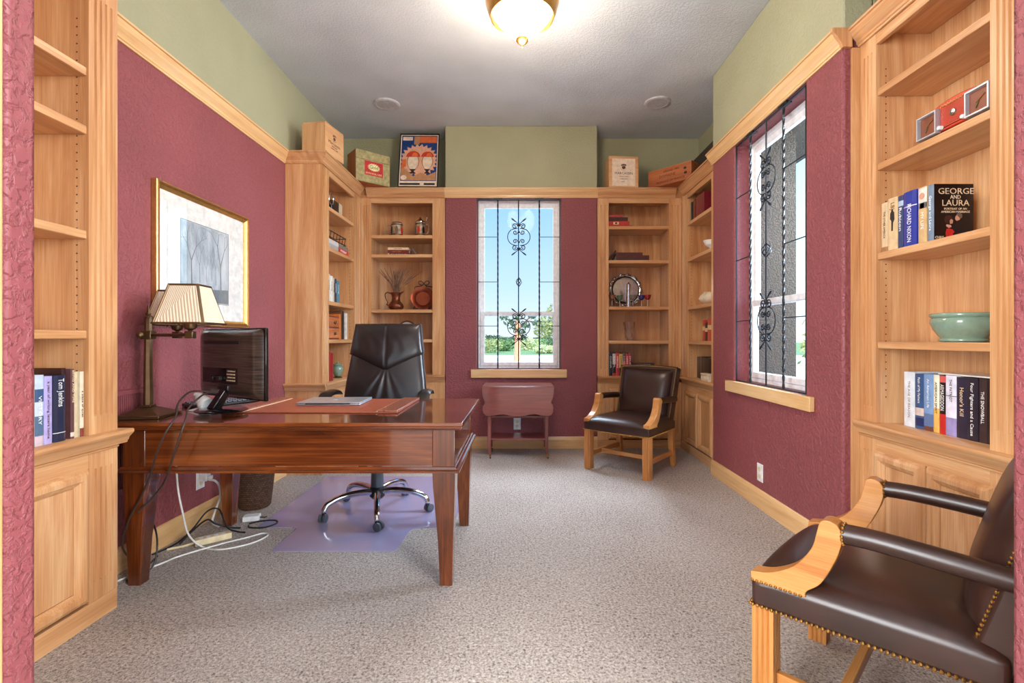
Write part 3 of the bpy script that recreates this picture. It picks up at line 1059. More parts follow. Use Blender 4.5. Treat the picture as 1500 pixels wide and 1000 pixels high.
    # arms
    for sx in (-1, 1):
        x0, x1 = (0.245, 0.297) if sx > 0 else (-0.297, -0.245)
        outer = smooth_path([(-0.276, 0.425, 0), (-0.225, 0.437, 0), (-0.165, 0.475, 0), (-0.122, 0.535, 0), (-0.108, 0.585, 0), (-0.100, 0.614, 0), (-0.082, 0.622, 0), (-0.062, 0.616, 0)], 5)
        inner = smooth_path([(-0.052, 0.600, 0), (-0.052, 0.568, 0), (-0.066, 0.520, 0), (-0.098, 0.452, 0), (-0.132, 0.418, 0), (-0.135, 0.400, 0)], 5)
        poly = [(p.x, p.y) for p in outer + inner] + [(-0.276, 0.398)]
        m = MB().prism(poly, x0, x1, 'x')
        m.build('arm_support', 'oak_y', c, bevel=0.005)
        xm = sx * 0.272
        pts = smooth_path([(xm, -0.054, 0.590), (xm, 0.02, 0.592), (xm, 0.14, 0.586), (xm * 0.985, 0.268, 0.577)], 5)
        MB().tube(pts, [0.026] * len(pts), 16).build('arm_pad', 'leather', c, smooth=True)
        nail_row([(xm + 0.0265 * cos(a), -0.051, 0.590 + 0.0265 * sin(a)) for a in [2 * pi * k / 24 for k in range(25)]], 0.0045, 0.0112, 'nail', c)
        nail_row([(x1 + 0.0005 if sx > 0 else x0 - 0.0005, -0.272, 0.402), (x1 + 0.0005 if sx > 0 else x0 - 0.0005, -0.14, 0.402)], 0.0045, 0.0125, 'nail', c)
    return c


def desk():
    d = thing('writing_desk', 'large reddish mahogany writing desk with tapered legs', 'desk', (-1.02, 2.52, 0))
    x0, x1, y0, y1 = -0.775, 0.772, -0.425, 0.425
    # moulded top
    MB().hexa([(x0 + .012, y0 + .012, 0.698), (x1 - .012, y0 + .012, 0.698), (x1 - .012, y1 - .012, 0.698), (x0 + .012, y1 - .012, 0.698)],
              [(x0 + .012, y0 + .012, 0.706), (x1 - .012, y0 + .012, 0.706), (x1 - .012, y1 - .012, 0.706), (x0 + .012, y1 - .012, 0.706)]).build('under_moulding', 'mahogany_x', d, bevel=0.004)
    MB().box(x0 + .004, x1 - .004, y0 + .004, y1 - .004, 0.7065, 0.715).build('middle_moulding', 'mahogany_x', d, bevel=0.004, seg=3)
    MB().box(x0, x1, y0, y1, 0.7155, 0.733).build('top', 'mahogany_x', d, bevel=0.005, seg=3)
    # apron
    a0, a1, b0, b1 = x0 + .04, x1 - .04, y0 + .042, y1 - .042
    t = 0.022
    MB().box(a0 + .1, a1 - .1, b0 + .003, b0 + t, 0.535, 0.6975).build('apron', 'mahogany_x', d)
    MB().box(a0 + .1, a1 - .1, b1 - t, b1 - .003, 0.535, 0.6975).build('apron', 'mahogany_x', d)
    MB().box(a0 + .003, a0 + t, b0 + .1, b1 - .1, 0.535, 0.6975).build('apron', 'mahogany_y', d)
    MB().box(a1 - t, a1 - .003, b0 + .1, b1 - .1, 0.535, 0.6975).build('apron', 'mahogany_y', d)
    # bead moulding round the bottom of the apron
    MB().rings(a0 - .022, a1 + .022, b0 - .022, b1 + .022, [(0.0, 0.0), (0.0, -0.006), (0.004, -0.010), (0.012, -0.012), (0.018, -0.022), (0.022, -0.024)], 0.0, 0.0, fill=False).move(
        Matrix(((1, 0, 0, 0), (0, 0, 1, 0), (0, -1, 0, 0.510), (0, 0, 0, 1)))).build('bead_moulding', 'mahogany_x', d)
    # legs, tapered towards the outside
    for sx, X in ((-1, a0), (1, a1)):
        for sy, Y in ((-1, b0), (1, b1)):
            q = lambda w, out: [(X - sx * out - (w if sx > 0 else 0), Y - sy * out - (w if sy > 0 else 0)), (X - sx * out + (w if sx < 0 else 0), Y - sy * out - (w if sy > 0 else 0)),
                                (X - sx * out + (w if sx < 0 else 0), Y - sy * out + (w if sy < 0 else 0)), (X - sx * out - (w if sx > 0 else 0), Y - sy * out + (w if sy < 0 else 0))]
            L = MB()
            secs = [(0.0, 0.054, 0.014), (0.20, 0.068, 0.009), (0.44, 0.096, 0.001), (0.512, 0.10, 0.0), (0.6975, 0.10, 0.0)]
            vs, fs = [], []
            for z, w, o in secs:
                vs += [(px, py, z) for px, py in q(w, o)]
            for i in range(len(secs) - 1):
                for k in range(4):
                    fs.append((i * 4 + k, i * 4 + (k + 1) % 4, i * 4 + 4 + (k + 1) % 4, i * 4 + 4 + k))
            fs += [(3, 2, 1, 0), (16, 17, 18, 19)]
            L.add(vs, fs)
            L.build('leg', 'mahogany_z', d, bevel=0.003)
    return d


def office_chair():
    c = thing('office_chair', 'brown leather high-back swivel chair behind the desk', 'chair', (-0.905, 3.07, 0.004), radians(4))
    rz = radians(4)
    hub = MB().lathe([(0.0, 0.085), (0.034, 0.085), (0.047, 0.10), (0.047, 0.15), (0.034, 0.165), (0.034, 0.175), (0.0, 0.175)], n=24).build('hub', 'black_plastic', c, smooth=True)
    MB().lathe([(0.0, 0.16), (0.041, 0.16), (0.036, 0.27), (0.033, 0.27), (0.033, 0.285), (0.026, 0.285), (0.026, 0.40), (0.0, 0.40)], n=24).build('gas_column', 'grey_plastic', c, smooth=True, angle=25)
    for k in range(5):
        a = radians(-74 + 72 * k) - rz
        ca, sa = cos(a), sin(a)
        P = lambda r, z: (r * ca, r * sa, z)
        pts = smooth_path([P(0.035, 0.130), P(0.12, 0.136), P(0.22, 0.128), P(0.295, 0.102), P(0.318, 0.07), P(0.32, 0.058)], 5)
        n = len(pts)
        MB().tube(pts, [0.021 - 0.006 * i / n for i in range(n)], 12).build('base_arm', 'chrome', c, smooth=True)
        cs = MB().lathe([(0.0, 0.040), (0.013, 0.040), (0.013, 0.062), (0.007, 0.066), (0.0, 0.066)], (0.32 * ca, 0.32 * sa, 0), 12).build('caster', 'black_plastic', c, smooth=True)
        yaw = a + 0.9
        hx, hy = -sin(yaw), cos(yaw)
        ox, oy = 0.32 * ca + 0.012 * cos(yaw), 0.32 * sa + 0.012 * sin(yaw)
        for s in (-1, 1):
            m = Matrix.Translation((ox + s * 0.014 * hx, oy + s * 0.014 * hy, 0.0255)) @ Matrix.Rotation(yaw + pi / 2, 4, 'Z')
            MB().lathe([(0.0, -0.009), (0.02, -0.009), (0.025, -0.006), (0.025, 0.006), (0.02, 0.009), (0.0, 0.009)], (0, 0, 0), 20, axis='x').move(m).build('wheel', 'grey_plastic', cs, smooth=True)
    MB().box(-0.10, 0.10, -0.12, 0.13, 0.355, 0.40).build('tilt_mechanism', 'black_plastic', c, bevel=0.012)
    MB().box(-0.085, -0.035, -0.135, -0.10, 0.29, 0.355).build('lever_box', 'black_plastic', c, bevel=0.008)
    def st(u, v):
        x, y = (2 * u - 1) * (0.26 - 0.02 * abs(2 * v - 1)), -0.26 + 0.52 * v
        return (x, y, 0.45 + 0.028 * superdome(u, v, 4) ** 0.7 - 0.03 * (1 - v) ** 6)
    MB().grid(st, 14, 14, thick=lambda u, v: ((2 * u - 1) * 0.24, -0.25 + 0.5 * v, 0.40)).build('seat', 'chair_leather', c, smooth=True, bevel=0.015, seg=3, angle=60)
    # back: narrow at the top, widest at the shoulder seam, in at the seat
    zs0, zs1 = 0.47, 1.192
    def hw(z):
        pts = [(0.47, 0.285), (0.66, 0.278), (0.80, 0.266), (0.985, 0.243), (1.0, 0.242), (1.192, 0.219)]
        for (za, wa), (zb, wb) in zip(pts, pts[1:]):
            if z <= zb:
                return wa + (wb - wa) * (z - za) / (zb - za)
        return pts[-1][1]
    ly = lambda z: 0.20 + 0.16 * ((z - 0.47) / 0.72) ** 1.2
    def fold(u, v):
        """creases fanning down from the point of the head cushion"""
        x, z = (2 * u - 1) * 0.25, zs0 + (zs1 - zs0) * v
        dx, dz = x - 0.005, 0.88 - z
        if dz < 0.0 or dz > 0.32:
            return 0.0
        an = atan2(dx, dz + 0.03)
        w = min(1.0, dz / 0.05) * max(0.0, 1 - dz / 0.32) * max(0.0, 1 - abs(an + 0.25) / 1.0)
        return 0.0055 * sin(an * 17) * w
    MB().grid(lambda u, v: ((2 * u - 1) * hw(zs0 + (zs1 - zs0) * v), ly(zs0 + (zs1 - zs0) * v) - 0.03 * superdome(u, v, 6) ** 0.6 - 0.012 * superdome(u, v, 2) - fold(u, v), zs0 + (zs1 - zs0) * v),
              64, 56, thick=lambda u, v: ((2 * u - 1) * hw(zs0 + (zs1 - zs0) * v), ly(zs0 + (zs1 - zs0) * v) + 0.055, zs0 + (zs1 - zs0) * v)).build('backrest', 'chair_leather', c, smooth=True, angle=60)
    # head cushion, pointed at its lower edge
    def hp(u, v):
        a = 2 * u - 1
        zt = 1.199 - 0.004 * abs(a)
        zb = 0.985 - 0.125 * (1 - abs(a)) ** 1.05
        z = zb + (zt - zb) * v
        return a, z
    def hf(u, v):
        a, z = hp(u, v)
        seam = -0.006 * math.exp(-(a / 0.025) ** 2)
        wr = 0.0011 * sin(a * 19 + 2.5 * sin(z * 23)) * superdome(u, v, 2)
        return (a * (hw(z) + 0.006), ly(z) - 0.02 - 0.048 * superdome(u, v, 3.2) ** 0.55 - seam - wr, z)
    MB().grid(hf, 48, 24, thick=lambda u, v: (hp(u, v)[0] * (hw(hp(u, v)[1]) + 0.006), ly(hp(u, v)[1]) + 0.06, hp(u, v)[1])).build('head_cushion', 'chair_leather', c, smooth=True, angle=60)
    for sx in (-1, 1):
        a = MB()
        x = sx * 0.300
        a.tube(smooth_path([(sx * 0.22, 0.0, 0.43), (sx * 0.29, 0.0, 0.45), (x, 0.0, 0.54), (x, 0.0, 0.70), (x, 0.0, 0.73)], 5), 0.02, 10)
        ar = a.build('armrest', 'black_plastic', c, smooth=True)
        def ap(u, v, x=x):
            return (x + (2 * u - 1) * 0.038, -0.095 + 0.27 * v, 0.756 + 0.010 * superdome(u, v, 3) - 0.035 * (abs(2 * v - 1)) ** 4)
        MB().grid(ap, 8, 14, thick=lambda u, v, x=x: (x + (2 * u - 1) * 0.034, -0.088 + 0.256 * v, 0.738 - 0.015 * abs(2 * v - 1) ** 4)).build('arm_pad', 'black_plastic', ar, smooth=True)
    return c


def chair_mat():
    xa, xb, ya, yb, lx0, lx1, ly_ = -1.53, -0.39, 2.81, 3.845, -1.286, -0.64, 2.495
    P = []
    def rnd(cx, cy, a0, a1, r=0.03):
        P.extend(arc(cx, cy, r, a0, a1, 5))
    r = 0.03
    rnd(lx0 + r, ly_ + r, 180, 270)
    rnd(lx1 - r, ly_ + r, 270, 360)
    P.extend([(lx1 + 0.01, 2.75), (lx1 + 0.03, 2.79), (lx1 + 0.07, ya)])
    rnd(xb - r, ya + r, 270, 360)
    rnd(xb - r, yb - r, 0, 90)
    rnd(xa + r, yb - r, 90, 180)
    rnd(xa + r, ya + r, 180, 270)
    P.extend([(lx0 - 0.03, ya), (lx0 - 0.005, 2.795), (lx0, 2.76)])
    o = MB().prism(P, 0.001, 0.004, 'z').build('chair_mat', 'vinyl_mat')
    return tag(o, 'translucent chair mat, reflected lavender put into its colour, with a lip under the desk', 'mat')


def tea_table():
    t = thing('drop_leaf_table', 'small dark red drop-leaf table on casters below the back window', 'table', (-0.02, 4.57, 0))
    zt = 0.664
    MB().box(-0.325, 0.325, -0.185, 0.185, zt - 0.018, zt).build('top', 'red_mahogany_x', t, bevel=0.004)
    def leaf(y0, y1, nm):
        h = 0.325
        right = [(h, zt - 0.004), (h, zt - 0.06), (h - 0.006, zt - 0.10), (h - 0.022, zt - 0.135), (h - 0.026, zt - 0.15), (h - 0.008, zt - 0.17), (h - 0.002, zt - 0.20), (h - 0.008, zt - 0.235), (h - 0.03, zt - 0.262), (h - 0.06, zt - 0.268)]
        bottom = [(0.20, zt - 0.262), (0.165, zt - 0.252), (0.135, zt - 0.25), (0.10, zt - 0.258), (0.06, zt - 0.268), (0.0, zt - 0.272)]
        half = right + bottom
        poly = half + [(-x, z) for x, z in reversed(half[:-1])]
        MB().prism(poly, y0, y1, 'y').build(nm, 'red_mahogany_x', t, bevel=0.003)
    leaf(-0.206, -0.188, 'front_leaf')
    leaf(0.188, 0.206, 'rear_leaf')
    for sx in (-1, 1):
        for y in (-0.14, 0.14):
            x = sx * 0.262
            MB().taper(x, y, 0.026, 0.026, 0.045, x, y, 0.036, 0.036, zt - 0.0185).build('leg', 'red_mahogany_z', t, bevel=0.002)
            k = MB().tube([(x, y, 0.046), (x, y, 0.03), (x + 0.006, y - 0.006, 0.022)], 0.006, 8).build('caster', 'brass', t)
            MB().lathe([(0.0, -0.006), (0.017, -0.006), (0.017, 0.006), (0.0, 0.006)], (x + 0.01, y - 0.008, 0.0175), 16, axis='x').build('wheel', 'bronze', k, smooth=True)
    MB().box(-0.245, 0.245, -0.148, -0.128, 0.372, 0.392).build('rail', 'red_mahogany_x', t, bevel=0.003)
    MB().box(-0.245, 0.245, 0.128, 0.148, 0.372, 0.392).build('rail', 'red_mahogany_x', t, bevel=0.003)
    MB().box(-0.25, 0.25, -0.135, 0.135, 0.165, 0.183).build('lower_shelf', 'red_mahogany_x', t, bevel=0.003)


def picture():
    p = thing('framed_picture', 'gilt framed print of misty trees on the left wall', 'picture', (XL + 0.001, 2.9045, 1.545), radians(90))
    h, k = 0.4225, 0.375
    MB().rings(-h, h, -k, k, [(0.0, -0.026), (0.004, -0.030), (0.010, -0.030), (0.016, -0.024), (0.022, -0.026), (0.030, -0.020), (0.034, -0.016), (0.038, -0.012)], 0.0, -0.001, fill=False).build('frame', 'gold', p)
    beads = MB()
    MB().rings(-h + 0.008, h - 0.008, -k + 0.008, k - 0.008, [(0.0, -0.0305), (0.002, -0.0335), (0.006, -0.0335), (0.008, -0.0305)], 0.0, -0.030, fill=False).build('rope_border', 'gold_dark', p)
    MB().box(-h + 0.036, h - 0.036, -0.008, -0.002, -k + 0.036, k - 0.036).build('mat_board', 'mat_board', p)
    MB().rings(-0.222, 0.222, -0.236, 0.222, [(0.0, -0.0086), (0.004, -0.0086)], 0.0, -0.0081, fill=False).build('inner_border', 'print_grey', p)
    MB().box(-0.216, 0.216, -0.0094, -0.0081, -0.230, 0.216).build('print', 'misty_print', p)
    # drawn trees: tapering trunks with forked boughs
    rnd = random.Random(3)
    t = MB()
    def bough(x, z, a, L, w, n):
        x2, z2 = x + L * sin(a), z + L * cos(a)
        nx, nz = cos(a) * w / 2, -sin(a) * w / 2
        x2 = max(-0.21, min(0.21, x2))
        z2 = min(0.205, z2)
        t.add([(x - nx, -0.0097, z - nz), (x + nx, -0.0097, z + nz), (x2 + nx * 0.6, -0.0097, z2 + nz * 0.6), (x2 - nx * 0.6, -0.0097, z2 - nz * 0.6)], [(0, 1, 2, 3)])
        if n:
            for s in (-1, 1):
                bough(x2, z2, a + s * rnd.uniform(0.2, 0.5), L * rnd.uniform(0.55, 0.75), w * 0.6, n - 1)
    for x, z, L, w in ((-0.13, -0.15, 0.15, 0.012), (-0.06, -0.12, 0.10, 0.005), (0.05, -0.10, 0.09, 0.004), (0.14, -0.17, 0.17, 0.013), (0.0, -0.11, 0.08, 0.003), (0.09, -0.12, 0.1, 0.004)):
        bough(x, z, rnd.uniform(-0.05, 0.05), L, w, 4)
    t.add([(-0.215, -0.0096, -0.229), (0.215, -0.0096, -0.229), (0.215, -0.0096, -0.14), (0.06, -0.0096, -0.15), (-0.05, -0.0096, -0.17), (-0.215, -0.0096, -0.155)], [(0, 1, 2, 3, 4, 5)])
    t.build('tree_print', 'print_grey', p, fix=False)
    MB().box(-h + 0.036, h - 0.036, -0.0125, -0.0115, -k + 0.036, k - 0.036).build('glass', 'picture_glass', p)


def desk_lamp():
    zt = 0.734
    l = thing('desk_lamp', 'bronze two-arm desk lamp with pleated cream shades', 'lamp', (-1.742, 2.27, zt), radians(8))
    b = MB().taper(0, 0, 0.195, 0.195, 0.0, 0, 0, 0.195, 0.195, 0.012)
    b.build('base', 'bronze', l, bevel=0.002)
    MB().taper(0, 0, 0.18, 0.18, 0.0125, 0, 0, 0.05, 0.05, 0.045).build('base_slope', 'bronze', l, bevel=0.002)
    MB().taper(0, 0, 0.048, 0.048, 0.0455, 0, 0, 0.048, 0.048, 0.055).build('column_foot', 'bronze', l, bevel=0.003)
    MB().lathe([(0.0, 0.0555), (0.021, 0.0555), (0.015, 0.46), (0.0, 0.46)], n=8).build('column', 'bronze', l)
    MB().lathe([(0.0, 0.4605), (0.021, 0.4605), (0.021, 0.466), (0.010, 0.474), (0.012, 0.48), (0.006, 0.49), (0.004, 0.51), (0.0, 0.525)], n=16).build('finial', 'bronze', l, smooth=True)
    MB().box(-0.023, 0.023, -0.023, 0.023, 0.36, 0.40).build('collar', 'bronze', l, bevel=0.004)
    R = Matrix.Rotation(-radians(8), 4, 'Z')
    def loc(wx, wy):
        v = R @ Vector((wx + 1.742, wy - 2.27, 0))
        return v.x, v.y
    for s, (wx, wy) in ((1, (-1.463, 2.15)), (-1, (-1.712, 2.42))):
        x, y = loc(wx, wy)
        L = sqrt(x * x + y * y)
        ux, uy = x / L, y / L
        MB().tube([(ux * 0.024, uy * 0.024, 0.38), (x, y, 0.38)], 0.0075, 10).build('arm', 'bronze', l, smooth=True)
        MB().sphere((-ux * 0.04, -uy * 0.04, 0.38), 0.016, 12, 8).build('knob', 'bronze', l, smooth=True)
        MB().box(x - 0.017, x + 0.017, y - 0.017, y + 0.017, 0.365, 0.397).build('elbow', 'bronze', l, bevel=0.003)
        MB().lathe([(0.0, 0.3975), (0.008, 0.3975), (0.010, 0.402), (0.022, 0.408), (0.026, 0.416), (0.026, 0.44), (0.018, 0.446), (0.0, 0.446)], (x, y, 0), 20).build('socket', 'bronze', l, smooth=True)
        # shade: tapered, square with clipped corners, pleated
        z0, z1 = 0.426, 0.600
        def ring(w, c, z):
            return [(x + px, y + py, z) for px, py in ((-w + c, -w), (w - c, -w), (w, -w + c), (w, w - c), (w - c, w), (-w + c, w), (-w, w - c), (-w, -w + c))]
        sh = MB()
        lo, hi = ring(0.106, 0.016, z0), ring(0.060, 0.010, z1)
        loi, hii = ring(0.104, 0.016, z0), ring(0.058, 0.010, z1)
        vs = lo + hi + hii + loi
        fs = []
        acc = 0
        for k in range(8):
            k2 = (k + 1) % 8
            fs.append((k, k2, 8 + k2, 8 + k))
            u0 = k * 0.5
            sh.uv[len(fs) - 1] = [(u0, 0), (u0 + (0.5 if k % 2 == 0 else 0.07), 0), (u0 + (0.5 if k % 2 == 0 else 0.07), 1), (u0, 1)]
        for a in (8, 16):
            for k in range(8):
                k2 = (k + 1) % 8
                fs.append((a + k, a + k2, a + 8 + k2, a + 8 + k))
        for k in range(8):
            k2 = (k + 1) % 8
            fs.append((24 + k, 24 + k2, k2, k))
        sh.add(vs, fs)
        so = sh.build('shade', 'pleated_cloth', l)
        for z, w, c in ((z0, 0.107, 0.016), (z1, 0.061, 0.010)):
            MB().tube([(p[0], p[1], z + (0.004 if z == z0 else -0.003)) for p in ring(w, c, z)], 0.0048, 6, closed=True).build('trim_band', 'bronze', so)
        for k in (0, 2, 4, 6):
            A, B_ = Vector(lo[k - 1]), Vector(hi[k - 1])
            A2, B2 = Vector(lo[k]), Vector(hi[k])
            MB().tube([(A + A2) / 2, (B_ + B2) / 2], 0.006, 6).build('corner_trim', 'bronze', so)
    return l


def monitor():
    # screen turned to the chair: its back is seen from the opening
    m = thing('monitor', 'black computer monitor seen from its back on the desk', 'monitor', (-1.455, 2.36, 0.7475), radians(149))
    # local: screen faces -y; after the turn the screen looks towards the chair
    W, z0, z1 = 0.27, 0.062, 0.395
    y0 = -0.05
    MB().box(-W - 0.012, W + 0.012, y0 - 0.017, y0 - 0.001, z0 - 0.006, z1 + 0.006).build('bezel', 'black_gloss', m, bevel=0.004)
    MB().box(-W + 0.012, W - 0.012, y0 - 0.0195, y0 - 0.0175, z0 + 0.018, z1 - 0.012).build('screen', 'black_gloss', m)
    def bf(u, v):
        a = superdome(u, v, 9) ** 0.5
        return ((2 * u - 1) * W, y0 + 0.036 * a, z0 + (z1 - z0) * v)
    MB().grid(bf, 28, 22, thick=lambda u, v: ((2 * u - 1) * W, y0, z0 + (z1 - z0) * v)).build('back_shell', 'brushed_black', m, smooth=True, angle=40)
    MB().box(-0.13, 0.19, y0 + 0.0335, y0 + 0.0375, z1 - 0.072, z1 - 0.056).build('vent_slot', 'black_plastic', m)
    MB().box(-0.115, 0.20, y0 + 0.034, y0 + 0.0375, z0 + 0.068, z0 + 0.145).build('port_panel', 'black_gloss', m, bevel=0.002)
    MB().box(-0.105, -0.02, y0 + 0.0378, y0 + 0.0388, z0 + 0.075, z0 + 0.14).build('rating_plate', 'black_plastic', m)
    rnd = random.Random(5)
    q = MB()
    for r in range(4):
        x = -0.10
        while x < -0.03:
            w = rnd.uniform(0.004, 0.014)
            q.box(x, x + w, y0 + 0.0389, y0 + 0.0393, z0 + 0.082 + r * 0.015, z0 + 0.088 + r * 0.015)
            x += w + 0.004
    q.build('print_marking', 'cream_ink', m)
    for x in (0.03, 0.09):
        MB().box(x - 0.018, x + 0.018, y0 + 0.0378, y0 + 0.055, z0 + 0.085, z0 + 0.103).build('plug', 'black_plastic', m, bevel=0.002)
    MB().hexa([(-0.010, 0.0, 0.012), (0.046, 0.0, 0.012), (0.046, 0.05, 0.012), (-0.010, 0.05, 0.012)],
              [(-0.024, y0 + 0.004, 0.115), (0.020, y0 + 0.004, 0.115), (0.020, y0 + 0.04, 0.115), (-0.024, y0 + 0.04, 0.115)]).build('neck', 'black_gloss', m, bevel=0.006)
    MB().box(-0.045, 0.045, y0 + 0.002, y0 + 0.048, 0.095, 0.125).build('hinge_cover', 'black_plastic', m, bevel=0.006)
    MB().lathe([(0.0, 0.0), (0.128, 0.0), (0.13, 0.004), (0.118, 0.009), (0.05, 0.013), (0.0, 0.014)], (0, 0, 0), 40, sy=0.85).build('base', 'black_gloss', m, smooth=True)
    return m
# ------------------------------------------------------------------ things on the desk, shelves and ledges
DT = 0.734


def desk_things():
    # leather pad with tooled side strips
    p = thing('desk_pad', 'reddish brown leather desk pad with tooled side strips', 'desk pad', (-1.03, 2.63, DT))
    MB().box(-0.43, 0.43, -0.262, 0.262, 0.0, 0.005).build('blotter', 'leather_pad', p, bevel=0.002)
    for s in (-1, 1):
        MB().box(min(s * 0.335, s * 0.43), max(s * 0.335, s * 0.43), -0.264, 0.264, 0.0055, 0.013).build('side_strip', 'tooled_leather', p, bevel=0.004)
        MB().tube([(s * 0.327, -0.26, 0.006), (s * 0.327, 0.26, 0.006)], 0.0022, 6).build('stitching', 'cream_ink', p)
    # closed laptop
    l = thing('laptop', 'closed silver laptop on the leather desk pad', 'laptop', (-1.028, 2.705, DT + 0.0055), radians(2))
    MB().box(-0.168, 0.168, -0.122, 0.122, 0.001, 0.0105).build('body', 'aluminium', l, bevel=0.004, seg=3)
    MB().box(-0.168, 0.168, -0.122, 0.122, 0.0115, 0.0175).build('lid', 'aluminium', l, bevel=0.003, seg=3)
    MB().box(-0.12, 0.115, -0.1235, -0.1205, 0.0075, 0.013).build('hinge_gap', 'black_plastic', l)
    e = MB()
    e.prism([(0.014 * cos(a) * (1 - 0.12 * cos(3 * a)), 0.016 * sin(a) * (1 - 0.08 * sin(2 * a)) - 0.004) for a in [2 * pi * k / 24 for k in range(24)]], 0.0176, 0.0179, 'z')
    e.build('lid_emblem', 'white_plastic', l)
    # keyboard behind the monitor
    k = thing('keyboard', 'black keyboard on the desk behind the monitor', 'keyboard', (-1.645, 2.72, DT), radians(60))
    MB().hexa([(-0.2, -0.065, 0.0), (0.2, -0.065, 0.0), (0.2, 0.065, 0.0), (-0.2, 0.065, 0.0)], [(-0.2, -0.065, 0.010), (0.2, -0.065, 0.010), (0.2, 0.065, 0.020), (-0.2, 0.065, 0.020)]).build('case', 'black_plastic', k, bevel=0.003)
    for r in range(5):
        for c in range(14):
            x, y, z = -0.185 + c * 0.0272, -0.05 + r * 0.024, 0.0117 + (r * 0.024 + 0.015) * 0.077
            MB().taper(x + 0.006, y, 0.022, 0.019, z, x + 0.006, y, 0.017, 0.014, z + 0.006).build('key', 'grey_plastic', k)
    # white ornament
    o = thing('seashell', 'white glossy shell-like ornament on the desk beside the monitor stand', 'ornament', (-1.60, 2.44, DT), radians(-20))
    pts = smooth_path([(-0.045, -0.01, 0.085), (-0.03, 0.0, 0.072), (0.0, 0.0, 0.05), (0.022, 0.0, 0.036), (0.036, 0.0, 0.03)], 4)
    MB().tube(pts, [0.004 + 0.033 * sin(pi * min(1, (i / (len(pts) - 1)) * 0.62 + 0.02)) for i in range(len(pts))], 14).build('body', 'ceramic_white', o, smooth=True)
    MB().hexa([(-0.07, -0.035, 0.0), (0.02, -0.03, 0.0), (0.03, 0.03, 0.0), (-0.01, 0.03, 0.0)], [(-0.066, -0.03, 0.004), (0.0, -0.02, 0.02), (0.02, 0.02, 0.02), (-0.01, 0.02, 0.018)]).build('flared_lip', 'ceramic_white', o, bevel=0.003)
    # wastebasket
    w = thing('wastebasket', 'dark woven wicker wastebasket between desk and left wall', 'basket', (-1.735, 3.17, 0.001))
    MB().lathe([(0.0, 0.006), (0.088, 0.006), (0.088, 0.0), (0.095, 0.01), (0.106, 0.10), (0.118, 0.22), (0.126, 0.31), (0.120, 0.31), (0.110, 0.2), (0.09, 0.012), (0.0, 0.010)], n=40).build('body', 'wicker', w, smooth=True)
    MB().tube([(0.123 * cos(2 * pi * i / 40), 0.123 * sin(2 * pi * i / 40), 0.312) for i in range(40)], 0.009, 8, closed=True).build('rim', 'wicker', w, smooth=True)


def cord(name, label, mat, pts, r, plug=None):
    o = MB().tube(smooth_path(pts, 8), r, 8).build(name, mat, None, smooth=True)
    return tag(o, label, 'cord')


